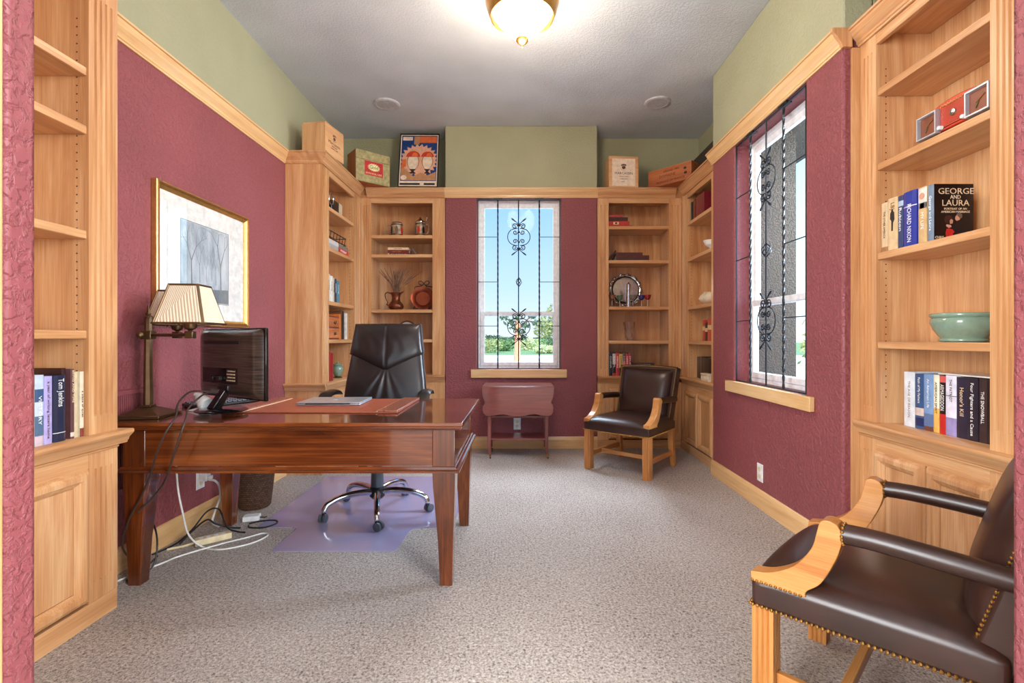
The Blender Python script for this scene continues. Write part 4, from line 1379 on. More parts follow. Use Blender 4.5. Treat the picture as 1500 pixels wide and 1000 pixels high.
def cords():
    fr = 2.093 - 0.010
    cord('monitor_cable', 'dark cord hanging from the monitor over the front edge of the desk, nearer the lamp', 'brown_cord',
         [(-1.485, 2.325, 0.842), (-1.535, 2.26, 0.850), (-1.53, 2.17, 0.81), (-1.50, 2.11, 0.757), (-1.515, fr - 0.008, 0.70), (-1.56, fr - 0.006, 0.60), (-1.60, fr + 0.015, 0.51), (-1.66, 2.12, 0.40), (-1.71, 2.115, 0.30), (-1.77, 2.16, 0.16), (-1.79, 2.3, 0.02), (-1.81, 2.42, 0.012)], 0.0042)
    cord('monitor_cable', 'dark cord hanging from the monitor over the front edge of the desk, nearer the laptop', 'brown_cord',
         [(-1.435, 2.30, 0.842), (-1.46, 2.24, 0.842), (-1.47, 2.15, 0.79), (-1.448, 2.10, 0.752), (-1.45, fr - 0.008, 0.70), (-1.485, fr - 0.006, 0.60), (-1.53, fr + 0.015, 0.50), (-1.60, 2.135, 0.42), (-1.67, 2.118, 0.34)], 0.0042)
    cord('white_cable', 'white cord hanging under the desk and looping over the carpet', 'white_cord',
         [(-1.70, 2.395, 0.66), (-1.70, 2.395, 0.50), (-1.695, 2.40, 0.36), (-1.68, 2.41, 0.24), (-1.69, 2.47, 0.10), (-1.66, 2.53, 0.012), (-1.55, 2.51, 0.006), (-1.44, 2.58, 0.006), (-1.40, 2.68, 0.006), (-1.44, 2.72, 0.006), (-1.50, 2.66, 0.006), (-1.58, 2.55, 0.016), (-1.70, 2.43, 0.010), (-1.74, 2.36, 0.006), (-1.80, 2.22, 0.006), (-1.84, 2.10, 0.006)], 0.0045)
    cord('charger_cable', 'white cord running from the outlet charger down to the carpet', 'white_cord',
         [(-1.838, 2.865, 0.262), (-1.80, 2.86, 0.258), (-1.785, 2.875, 0.22), (-1.79, 2.89, 0.15), (-1.80, 2.86, 0.08), (-1.79, 2.82, 0.03), (-1.74, 2.80, 0.012)], 0.006)
    cord('black_cable', 'black cord in loops by the rear left desk leg', 'black_cord',
         [(-1.86, 2.45, 0.006), (-1.83, 2.58, 0.008), (-1.80, 2.66, 0.05), (-1.77, 2.74, 0.12), (-1.74, 2.80, 0.11), (-1.66, 2.745, 0.03), (-1.60, 2.74, 0.007), (-1.55, 2.73, 0.006)], 0.0045)
    cord('black_cable', 'black cord arching up beside the beige power strip', 'black_cord',
         [(-1.80, 2.56, 0.012), (-1.77, 2.62, 0.06), (-1.745, 2.70, 0.088), (-1.72, 2.74, 0.05), (-1.66, 2.785, 0.012), (-1.61, 2.79, 0.008)], 0.005)
    cord('black_cable', 'small black cord loop on the carpet beside the white adapter', 'black_cord',
         [(-1.60, 2.86, 0.006), (-1.55, 2.90, 0.006), (-1.47, 2.91, 0.006), (-1.44, 2.86, 0.006), (-1.48, 2.80, 0.006), (-1.56, 2.80, 0.006), (-1.585, 2.83, 0.007)], 0.0045)
    cord('black_cable', 'thin black cord curving down beside the near left desk leg', 'black_cord',
         [(-1.86, 2.42, 0.02), (-1.82, 2.38, 0.15), (-1.77, 2.34, 0.20), (-1.715, 2.29, 0.14), (-1.70, 2.25, 0.05), (-1.74, 2.21, 0.008), (-1.78, 2.19, 0.006)], 0.004)
    c = thing('wall_charger', 'white plug-in charger in the outlet under the desk', 'charger', (XL + 0.009, 2.862, 0.285), radians(90))
    MB().box(-0.021, 0.021, -0.042, 0.0, -0.026, 0.03).build('case', 'white_plastic', c, bevel=0.005)
    MB().box(-0.012, 0.012, -0.062, -0.043, -0.018, 0.004).build('plug', 'white_plastic', c, bevel=0.004)
    p = thing('power_strip', 'beige power strip on the carpet under the desk', 'power strip', (-1.66, 2.62, 0.001), radians(42))
    MB().box(-0.085, 0.085, -0.025, 0.025, 0.0, 0.034).build('body', 'beige_plastic', p, bevel=0.004)
    for i in range(4):
        MB().box(-0.065 + i * 0.034, -0.045 + i * 0.034, -0.012, 0.012, 0.0342, 0.0352).build('socket', 'white_plastic', p)
    MB().tube([(-0.087, 0, 0.017), (-0.13, 0, 0.012), (-0.2, 0.02, 0.008)], 0.006, 8).build('cord', 'beige_plastic', p)
    MB().lathe([(0.0, -0.0858), (0.008, -0.0858), (0.008, -0.0852), (0.0, -0.0852)], (0, 0.012, 0.017), 12, axis='x').build('port', 'black_plastic', p)
    a = thing('power_adapter', 'small white adapter on the carpet behind the desk leg', 'adapter', (-1.62, 2.925, 0.001), radians(15))
    MB().box(-0.045, 0.045, -0.03, 0.03, 0.0, 0.032).build('case', 'white_plastic', a, bevel=0.005)
    MB().tube([(0.045, 0, 0.015), (0.07, 0.01, 0.008), (0.075, 0.03, 0.005)], 0.004, 8).build('cord', 'black_cord', a)


def book(label, loc, rz, t, h, d, col, group=None, title=None, ink='white_ink', bands=(), lying=False, cover=None, rot=None, tsize=None, rounded=False):
    """a book: spine faces local -y, thickness along x, height along z; lying books lie on their side"""
    key = 'cloth_%d_%d_%d' % tuple(col)
    plain(key, col, 0.32, coat=0.25)
    r = thing('book', label, 'book', loc, rz, group)
    M0 = Matrix.Identity(4)
    if lying:                      # thickness becomes height, the spine still faces -y, its length runs along x
        M0 = Matrix(((0, 0, 1, -h / 2), (0, 1, 0, 0), (-1, 0, 0, t / 2), (0, 0, 0, 1)))
    b = 0.0022
    mb = MB()
    # cover: U of two boards and the spine, one closed outline extruded over the height
    sp = [(t / 2, 0.0), (t / 4, -0.002 - (0.003 if rounded else 0)), (-t / 4, -0.002 - (0.003 if rounded else 0)), (-t / 2, 0.0)]
    poly = [(-t / 2, d), (-t / 2 + b, d), (-t / 2 + b, b), (t / 2 - b, b), (t / 2 - b, d), (t / 2, d)] + sp
    mb.prism(poly, 0.0, h, 'z').move(M0).build('cover', key, r)
    MB().box(-t / 2 + b + 0.0003, t / 2 - b - 0.0003, b + 0.0005, d - 0.004, 0.004, h - 0.004).move(M0).build('pages', 'paper', r)
    for z0, z1, bc in bands:
        k2 = 'cloth_%d_%d_%d' % tuple(bc)
        plain(k2, bc, 0.35, coat=0.2)
        y = -0.0006
        p2 = [(-t / 2 - 0.0002, 0.0), (-t / 4, sp[1][1] + y), (t / 4, sp[1][1] + y), (t / 2 + 0.0002, 0.0), (t / 2, 0.001), (-t / 2, 0.001)]
        MB().prism(p2, z0 * h, z1 * h, 'z').move(M0).build('spine_band', k2, r)
    if title:
        txt, zc, size, width = title if isinstance(title, tuple) else (title, 0.5, t * 0.6, h * 0.6)
        yy = sp[1][1] - 0.0009
        m = M0 @ Matrix.Translation((0, yy, zc * h)) @ Matrix.Rotation(radians(90), 4, 'X') @ Matrix.Rotation(radians(-90), 4, 'Z')
        o = lettering(txt, size, ink, r, (0, 0, 0), width=width)
        o.data.transform(m)
    if cover:
        cover(r, t, h, d)
    return r


def row(case, z, v, books, u0=None, group=None):
    """books standing side by side; u positions given per book in shelf coordinates (centre)"""
    a = BC[case].rotation_euler.z
    for bk in books:
        u, t, h, d = bk['u'], bk['t'], bk['h'], bk.get('d', 0.16)
        x, y, zz = on(case, u, bk.get('v', v), z + 0.0005)
        book(bk['label'], (x, y, zz), a, t, h, d, bk['c'], group, bk.get('title'), bk.get('ink', 'white_ink'), bk.get('bands', ()), False, bk.get('cover'), rounded=bk.get('rounded', False))


def near_left_books():
    # world y along the shelf = local u + 1.205
    B = lambda y, **k: dict(u=y - 1.205, **k)
    row('near_left', 0.727, 0.016, [
        B(1.675, t=0.030, h=0.245, c=(196, 210, 226), bands=[(0.0, 0.14, (206, 186, 196)), (0.14, 0.42, (84, 112, 140)), (0.62, 0.80, (60, 90, 130))], label='pale blue book with a white top, beside the lavender book on the left bookcase', title=('VICTORY', 0.5, 0.016, 0.10), ink='white_ink'),
        B(1.706, t=0.029, h=0.238, c=(176, 166, 218), label='lavender book on the bottom shelf of the near left bookcase', title=('a year of writing letters home', 0.5, 0.013, 0.2), ink='brown_ink'),
        B(1.748, t=0.048, h=0.238, c=(32, 40, 66), label='thick navy book with white script on the near left bookcase', title=('Tom Jenkins', 0.74, 0.030, 0.10), rounded=True, bands=[(0.13, 0.14, (220, 220, 220))]),
        B(1.783, t=0.016, h=0.262, c=(52, 22, 20), v=0.034, label='dark brown book standing back beside the thick navy book'),
        B(1.799, t=0.015, h=0.258, c=(98, 62, 64), label='thin maroon book with pale capital title, near left bookcase', title=('BEING AND TIME', 0.75, 0.010, 0.12), ink='cream_ink', bands=[(0.03, 0.09, (220, 208, 190))]),
        B(1.818, t=0.018, h=0.246, c=(208, 192, 156), v=0.022, label='cream book between the maroon book and the one with a red foot'),
        B(1.838, t=0.016, h=0.246, c=(220, 208, 182), label='cream book with a red brown foot at the end of the row', bands=[(0.0, 0.13, (126, 56, 44))], title=('a place of quiet', 0.5, 0.009, 0.10), ink='brown_ink'),
    ], group='books on the near left bookcase')


def cover_portrait(r, t, h, d):
    """black jacket front with the title and a dancing couple"""
    x = t / 2 + 0.0004
    R = (radians(90), 0, radians(90))
    lettering('GEORGE', 0.034, 'cream_ink', r, (x, 0.088, h - 0.030), R, width=0.142)
    lettering('AND', 0.022, 'cream_ink', r, (x, 0.086, h - 0.053), R, width=0.042)
    lettering('LAURA', 0.034, 'cream_ink', r, (x, 0.086, h - 0.077), R, width=0.108)
    lettering('PORTRAIT OF AN', 0.012, 'cream_ink', r, (x, 0.086, h - 0.100), R, width=0.09)
    lettering('AMERICAN MARRIAGE', 0.012, 'cream_ink', r, (x, 0.086, h - 0.112), R, width=0.115)
    lettering('CHRIS', 0.014, 'cream_ink', r, (x, 0.022, 0.012), R, width=0.035)
    def flat(nm, mat, pts, e=0.0):
        MB().prism(pts, x - 0.0002, x + 0.0004 + e, 'x').build(nm, mat, r)
    plain('ink_red', (204, 40, 36), 0.4)
    plain('ink_skin', (206, 150, 122), 0.5)
    plain('ink_hair', (64, 34, 26), 0.5)
    plain('ink_coat', (28, 22, 24), 0.4)
    plain('ink_grey', (120, 96, 80), 0.4)
    flat('print_coat', 'ink_coat', [(0.075, 0.002), (0.125, 0.002), (0.132, 0.06), (0.118, 0.078), (0.095, 0.074), (0.078, 0.05)])
    flat('print_dress', 'ink_red', [(0.050, 0.004), (0.076, 0.008), (0.074, 0.026), (0.082, 0.034), (0.074, 0.044), (0.060, 0.048), (0.050, 0.046), (0.046, 0.03)], 0.0002)
    flat('print_hair', 'ink_hair', [(q, w) for q, w in arc(0.058, 0.084, 0.017, 0, 360, 14)[:-1]], 0.0001)
    flat('print_skin', 'ink_skin', [(0.064, 0.066), (0.074, 0.068), (0.076, 0.080), (0.068, 0.086), (0.062, 0.078)], 0.0003)
    flat('print_skin', 'ink_skin', [(0.048, 0.058), (0.058, 0.050), (0.070, 0.054), (0.066, 0.062), (0.05, 0.064)], 0.0003)
    flat('print_skin', 'ink_skin', [(0.084, 0.086), (0.090, 0.078), (0.102, 0.082), (0.106, 0.098), (0.092, 0.102), (0.086, 0.096)], 0.0003)
    flat('print_hair', 'ink_grey', [(0.092, 0.100), (0.104, 0.086), (0.112, 0.092), (0.112, 0.104), (0.102, 0.110), (0.090, 0.106)], 0.0004)


def near_right_books():
    # local u = 2.329 - world y
    B = lambda y0, y1, **k: dict(u=2.329 - (y0 + y1) / 2, t=abs(y0 - y1) - 0.0015, **k)
    row('near_right', 1.49, 0.022, [
        B(2.221, 2.181, h=0.222, c=(214, 188, 150), label='cream book at the far end of the row below the red radio', title=('THE OTHER AMERICA', 0.55, 0.016, 0.12), ink='brown_ink', bands=[(0.0, 0.1, (160, 116, 78))]),
        B(2.180, 2.124, h=0.232, c=(212, 184, 142), label='cream book with a small standing figure on its spine', title=('LBJ', 0.84, 0.03, 0.03), ink='brown_ink',
          cover=lambda r, t, h, d: MB().prism([(-0.006, 0.085), (0.002, 0.085), (0.004, 0.12), (0.012, 0.135), (0.010, 0.165), (0.004, 0.172), (0.002, 0.182), (-0.005, 0.182), (-0.007, 0.172), (-0.012, 0.165), (-0.013, 0.14), (-0.006, 0.13)], -0.0032, -0.0022, 'y').build('figure_print', 'black_ink', r)),
        B(2.123, 2.093, h=0.228, c=(54, 66, 104), label='slate blue book with white lettering beside the big blue volume', title=('Rubicon', 0.55, 0.02, 0.10), bands=[(0.8, 0.9, (170, 190, 210))]),
        B(2.092, 2.022, h=0.232, c=(44, 56, 146), label='big blue volume with white title below the red radio', title=('RICHARD NIXON', 0.42, 0.030, 0.16), rounded=True, bands=[(0.72, 0.735, (230, 230, 240))]),
        B(2.015, 1.972, h=0.230, c=(206, 172, 122), label='tan and white book with a portrait at the top of its spine', bands=[(0.62, 0.98, (222, 214, 204)), (0.62, 0.72, (48, 44, 56))], title=('MY LIFE', 0.4, 0.02, 0.07),
          cover=lambda r, t, h, d: MB().prism(arc(0.0, h * 0.84, 0.013, 0, 360, 16)[:-1], -0.0036, -0.0024, 'y').build('portrait_print', plain('ink_skin', (206, 150, 122), 0.5), r)),
        B(1.968, 1.938, h=0.226, d=0.158, c=(24, 16, 16), label='black jacketed book with gold title and a dancing couple on its cover', bands=[(0.0, 1.0, (120, 140, 160))], title=('George and Laura', 0.5, 0.016, 0.14), cover=cover_portrait),  # full-height band paints the pale blue glare over the black spine
    ], group='upright books below the red radio')
    e = [2.169, 2.109, 2.063, 2.015, 1.986, 1.957, 1.908, 1.860, 1.815, 1.783, 1.735]
    row('near_right', 0.71, 0.085, [
        B(e[0], e[1], h=0.240, c=(214, 222, 232), label='pale grey book at the far end of the row under the green bowl', title=('THE AGE OF REASON', 0.5, 0.018, 0.16), ink='silver'),
        B(e[1], e[2], h=0.236, c=(52, 84, 130), label='blue book with a portrait near the foot of its spine', title=('Faith of My Fathers', 0.7, 0.016, 0.11), bands=[(0.05, 0.2, (28, 44, 90)), (0.24, 0.38, (206, 190, 182))]),
        B(e[2], e[3], h=0.238, c=(120, 152, 196), label='sky blue book with a brown foot between navy and yellow books', title=('An American Life', 0.66, 0.016, 0.12), bands=[(0.0, 0.08, (110, 66, 54)), (0.08, 0.3, (94, 116, 160))]),
        B(e[3], e[4], h=0.238, c=(232, 228, 204), label='white over yellow book beside the red and black one', bands=[(0.0, 0.42, (226, 178, 92))], title=('AMERICAN SPIRIT', 0.6, 0.013, 0.13), ink='black_ink'),
        B(e[4], e[5], h=0.238, c=(28, 20, 22), label='red and black book with bold white capitals on its spine', bands=[(0.0, 0.34, (190, 40, 36)), (0.88, 0.99, (206, 88, 84))], title=('ARMAGEDDON', 0.62, 0.024, 0.105)),
        B(e[5], e[6], h=0.240, c=(224, 222, 238), label='white and lilac book with a dark line across its spine', bands=[(0.0, 0.3, (150, 140, 190)), (0.655, 0.665, (30, 30, 50))], title=('THE PATRIOT', 0.75, 0.016, 0.09), ink='brown_ink'),
        B(e[6], e[7], h=0.236, c=(44, 38, 58), label='dark violet book with an italic cream title', title=("Honor's Kill", 0.6, 0.024, 0.11), ink='cream_ink'),
        B(e[7], e[8], h=0.238, c=(40, 34, 46), v=0.082, label='near black book with a dense white title beside the dark violet one', title=('Four Fighters and a Cause', 0.5, 0.018, 0.2)),
        B(e[8], e[9], h=0.238, c=(58, 42, 42), label='dark brown book with a thin white capital title', title=('THE SNOWBALL', 0.55, 0.018, 0.12)),
        B(e[9], e[10], h=0.236, c=(36, 22, 20), label='black brown book at the near end of the row under the green bowl', title=('V', 0.2, 0.03, None)),
    ], group='upright books under the green bowl')
    x, y, z = on('near_right', 0.47, 0.088, 0.71 + 0.2416)
    book('thin white magazine lying on top of the upright books under the green bowl', (x, y, z), radians(-90), 0.006, 0.27, 0.15, (226, 222, 214), lying=True)


def small_books():
    g = BC['back_left'].rotation_euler.z
    # back left bookcase: three lying books and a leaning one
    P = lambda u, v, z: on('back_left', u, v, z)
    zb = 1.9385
    book('bottom book of the lying stack left of the window, black and white spine', P(0.36, 0.075, zb), g, 0.022, 0.225, 0.15, (66, 60, 58), lying=True, title=('THE WORLD AT WAR', 0.5, 0.014, 0.17), bands=[(0.0, 0.06, (220, 214, 204))])
    book('dark red book in the middle of the lying stack left of the window', P(0.355, 0.075, zb + 0.0225), g, 0.032, 0.215, 0.15, (128, 44, 40), lying=True, title=('HISTORY', 0.4, 0.016, 0.09), ink='gold')
    book('cream book on top of the lying stack left of the window', P(0.35, 0.075, zb + 0.055), g, 0.024, 0.21, 0.15, (236, 208, 166), lying=True, title=('GARDENS', 0.5, 0.012, 0.08), ink='brown_ink')
    b = book('grey book leaning against the lying stack left of the window', P(0.535, 0.09, zb + 0.0005), g, 0.012, 0.085, 0.13, (128, 112, 104))
    b.rotation_euler = (0, radians(-35), 0)
    b.location.z += 0.004
    # back right bookcase
    P = lambda u, v, z: on('back_right', u, v, z)
    z = 2.2205
    S = [('large red book at the bottom of the stack on the top right shelf', 0.018, 0.245, 0.24, 0.18, (176, 62, 50), None),
         ('red book with a white emblem on its spine, top right shelf', 0.041, 0.215, 0.225, 0.17, (190, 58, 48), 'emblem'),
         ('dark maroon book third in the stack on the top right shelf', 0.040, 0.205, 0.215, 0.16, (72, 40, 42), None),
         ('small red book on top of the stack on the top right shelf', 0.024, 0.155, 0.19, 0.15, (186, 72, 62), None)]
    for lab, t, h, u, d, c, ex in S:
        cov = None
        if ex:
            cov = lambda r, t, h, d: (MB().box(-0.055, 0.0, -0.0034, -0.0022, 0.008, 0.034).build('emblem_print', 'cream_ink', r), MB().prism([(-0.027 + 0.012 * cos(q) * (1 + 0.4 * cos(5 * q)), 0.021 + 0.009 * sin(q)) for q in [2 * pi * i / 20 for i in range(20)]], -0.0042, -0.0032, 'y').build('emblem_print', 'black_ink', r))
        book(lab, P(u, 0.06, z), g, t, h, d, c, lying=True, cover=cov)
        z += t + 0.0005
    z = 1.8795
    book('larger dark brown album lying flat on the second right shelf', P(0.365, 0.06, z), g, 0.056, 0.335, 0.22, (84, 44, 40), lying=True)
    book('maroon album lying on the brown album, second right shelf', P(0.335, 0.065, z + 0.0565), g, 0.030, 0.265, 0.20, (92, 42, 44), lying=True)
    b = book('thin dark book leaning against the lying albums, second right shelf', P(0.128, 0.08, z), g, 0.012, 0.125, 0.17, (70, 48, 42))
    b.rotation_euler = (0, radians(36), 0)
    b.location.z += 0.006
    e = [0.119, 0.156, 0.190, 0.222, 0.258, 0.288, 0.318, 0.345]
    spec = [('black book with a big white title at the end of the row behind the armchair', (34, 34, 38), 'CHINA', 'white_ink', []),
            ('black book with a white top and red foot behind the armchair', (40, 28, 28), 'SAUL', 'white_ink', [(0.5, 0.96, (210, 200, 194)), (0.02, 0.12, (190, 60, 56))]),
            ('red book with white lettering behind the armchair', (196, 48, 48), 'AMERICANS', 'white_ink', []),
            ('black book with a yellow middle behind the armchair', (40, 32, 26), 'LOUIS', 'black_ink', [(0.35, 0.95, (206, 172, 96))]),
            ('grey book with an orange red middle behind the armchair', (84, 72, 66), 'A FORTUNE', 'white_ink', [(0.3, 0.62, (202, 84, 60))]),
            ('red and black book behind the armchair', (44, 30, 30), 'TARGET', 'white_ink', [(0.38, 0.96, (188, 44, 44))]),
            ('dark red book nearest the lying book behind the armchair', (150, 34, 36), 'DUEL', 'white_ink', [(0.0, 0.3, (46, 34, 34))])]
    for i, (lab, c, ti, ink, bands) in enumerate(spec):
        book(lab, P((e[i] + e[i + 1]) / 2, 0.03, 0.7205), g, e[i + 1] - e[i] - 0.002, 0.232, 0.16, c, 'upright books behind the armchair', (ti, 0.6, 0.02, 0.12), ink, bands)
    book('lower dark book lying flat behind the armchair', P(0.47, 0.05, 0.7205), g, 0.095, 0.22, 0.17, (58, 46, 44), lying=True)
    book('upper black book lying flat behind the armchair', P(0.47, 0.05, 0.816), g, 0.030, 0.225, 0.18, (52, 44, 42), lying=True, title=('BIOGRAPHY', 0.5, 0.016, 0.14))
    # far left bookcase: face looks to +x, local u = y - 3.89
    ga = BC['far_left'].rotation_euler.z
    P = lambda u, v, z: on('far_left', u, v, z)
    z = 2.2005
    b = book('black book on the top shelf of the far left bookcase', P(0.375, 0.03, z), ga, 0.13, 0.10, 0.13, (26, 24, 26))
    b = book('cream book on the top shelf of the far left bookcase', P(0.485, 0.03, z), ga, 0.075, 0.105, 0.13, (206, 190, 160))
    z = 1.8625
    for i, (lab, t, h, c) in enumerate((('light grey book under the white one in the pile, far left bookcase', 0.04, 0.24, (168, 164, 160)), ('white book near the fluted edge in the pile, far left bookcase', 0.036, 0.235, (210, 206, 200)))):
        book(lab, P(0.275, 0.018, z), ga, t, h, 0.17, c, lying=True)
        z += t + 0.0005
    z = 1.8625
    for i, (lab, t, h, c) in enumerate((('red book with white lettering at the bottom of the pile, far left bookcase', 0.042, 0.24, (200, 56, 44)), ('dark grey book lying on the red one, far left bookcase', 0.030, 0.22, (120, 118, 116)))):
        book(lab, P(0.525, 0.018, z), ga, t, h, 0.17, c, lying=True, title=('AMERICA', 0.45, 0.03, 0.15) if i == 0 else None)
        z += t + 0.0005
    z = 1.4105
    for lab, u0, u1, h, c in (('cream book nearest the fluted edge on the far left bookcase', 0.145, 0.205, 0.228, (212, 200, 176)), ('white book second in the row on the far left bookcase', 0.206, 0.265, 0.218, (226, 220, 208)), ('cream book beside the dark one on the far left bookcase', 0.266, 0.30, 0.205, (204, 188, 160)),
                              ('dark slate book between the cream and the teal ones, far left bookcase', 0.301, 0.352, 0.205, (54, 62, 74)), ('teal book at the end of the row on the far left bookcase', 0.353, 0.42, 0.195, (78, 128, 146))):
        book(lab, P((u0 + u1) / 2, 0.016, z), ga, u1 - u0 - 0.002, h, 0.17, c, title=('NOTES', 0.6, 0.02, 0.08), ink='brown_ink' if c[0] > 150 else 'white_ink')
    z = 1.0885
    for lab, u0, u1, h, c in (('orange folder book beside the little wooden chest', 0.408, 0.452, 0.225, (206, 112, 50)), ('brown book next to the orange one on the far left bookcase', 0.453, 0.472, 0.25, (110, 70, 44)), ('black book in the row by the little wooden chest', 0.473, 0.53, 0.255, (34, 30, 30)), ('white book at the end of the row by the little wooden chest', 0.56, 0.615, 0.24, (220, 212, 200))):
        book(lab, P((u0 + u1) / 2, 0.016, z), ga, u1 - u0 - 0.002, h, 0.18, c)
    z = 0.7355
    for lab, u0, u1, h, c in (('black and white book at the bottom of the far left bookcase', 0.145, 0.185, 0.235, (60, 54, 50)), ('red book beside the black and white one, far left bookcase', 0.186, 0.225, 0.245, (160, 34, 40)), ('crimson book next to the green ginger jar', 0.226, 0.275, 0.238, (150, 30, 40))):
        book(lab, P((u0 + u1) / 2, 0.016, z), ga, u1 - u0 - 0.002, h, 0.17, c)
    # far right bookcase: face looks to -x, local u = 4.838 - y
    gd = BC['far_right'].rotation_euler.z
    P = lambda u, v, z: on('far_right', u, v, z)
    z = 2.2135
    book('black green book on the top shelf of the far right bookcase', P(0.20, 0.03, z), gd, 0.04, 0.185, 0.2, (40, 46, 42))
    book('brown red book beside the wide maroon volume, far right bookcase', P(0.27, 0.03, z), gd, 0.05, 0.192, 0.2, (120, 52, 36))
    book('wide maroon volume on the top shelf of the far right bookcase', P(0.42, 0.03, z), gd, 0.20, 0.195, 0.2, (112, 26, 38))
    z = 1.0745
    for lab, u0, u1, h, c in (('red book with cream blocks on the far right bookcase', 0.40, 0.455, 0.19, (188, 62, 46)), ('black and yellow book between red ones, far right bookcase', 0.457, 0.515, 0.165, (50, 38, 32)), ('red and white book beside the wall edge, far right bookcase', 0.517, 0.60, 0.20, (196, 74, 58))):
        book(lab, P((u0 + u1) / 2, 0.06, z), gd, u1 - u0 - 0.002, h, 0.16, c, bands=[(0.5, 0.7, (220, 190, 140))])
    z = 0.7205
    for lab, u0, u1, h, c in (('dark leather book at the bottom of the far right bookcase', 0.175, 0.245, 0.20, (40, 30, 30)), ('dark brown book with gilt spots, far right bookcase', 0.247, 0.33, 0.205, (64, 36, 26)), ('near black volume behind the carved cream box', 0.332, 0.52, 0.20, (36, 24, 22))):
        book(lab, P((u0 + u1) / 2, 0.09, z), gd, u1 - u0 - 0.002, h, 0.17, c)


def stein(label, loc, h, r, lid, rz):
    s = thing('beer_stein', label, 'stein', loc, rz)
    MB().lathe([(0.0, 0.0), (r * 1.05, 0.0), (r * 1.05, 0.008), (r, 0.014), (r * 0.98, h * 0.9), (r, h), (r * 0.93, h), (r * 0.9, 0.02), (0.0, 0.02)], n=28).build('body', 'stein_clay', s, smooth=True, angle=40)
    for z in (0.02, h * 0.86):
        MB().lathe([(r * 0.99, z), (r * 1.04, z + 0.003), (r * 1.04, z + 0.009), (r * 0.99, z + 0.012)], n=28, cap=False).build('band', 'bronze', s, smooth=True)
    for k in range(6):
        a = 2 * pi * k / 6
        m = Matrix.Rotation(a, 4, 'Z')
        MB().prism([(x * 0.45, h * 0.47 + z * 1.2) for x, z in arc(0, 0, r * 0.62, 0, 360, 14)[:-1]], -r * 1.03, -r * 0.95, 'y').move(m).build('relief', ('bronze', 'poster_red', 'iron')[k % 3] if not lid else ('poster_red', 'iron')[k % 2], s)
    MB().tube(smooth_path([(r * 0.95, 0, h * 0.85), (r * 1.5, 0, h * 0.85), (r * 1.8, 0, h * 0.6), (r * 1.6, 0, h * 0.3), (r * 0.97, 0, h * 0.2)], 5), 0.006, 8).build('handle', 'stein_clay', s, smooth=True)
    if lid:
        MB().lathe([(r * 1.02, h + 0.001), (r * 1.02, h + 0.008), (r * 0.7, h + 0.022), (r * 0.25, h + 0.04), (0.006, h + 0.058), (0.0, h + 0.062)], n=24).build('lid', 'silver', s, smooth=True)
        MB().tube([(r * 0.9, 0, h + 0.008), (r * 1.25, 0, h + 0.02), (r * 1.45, 0, h + 0.05)], 0.005, 6).build('thumb_lever', 'silver', s)
    else:
        MB().lathe([(r, h + 0.0005), (r * 0.9, h + 0.012), (r * 0.4, h + 0.02), (0.0, h + 0.022)], n=24).build('cap', 'silver', s, smooth=True)
    return s


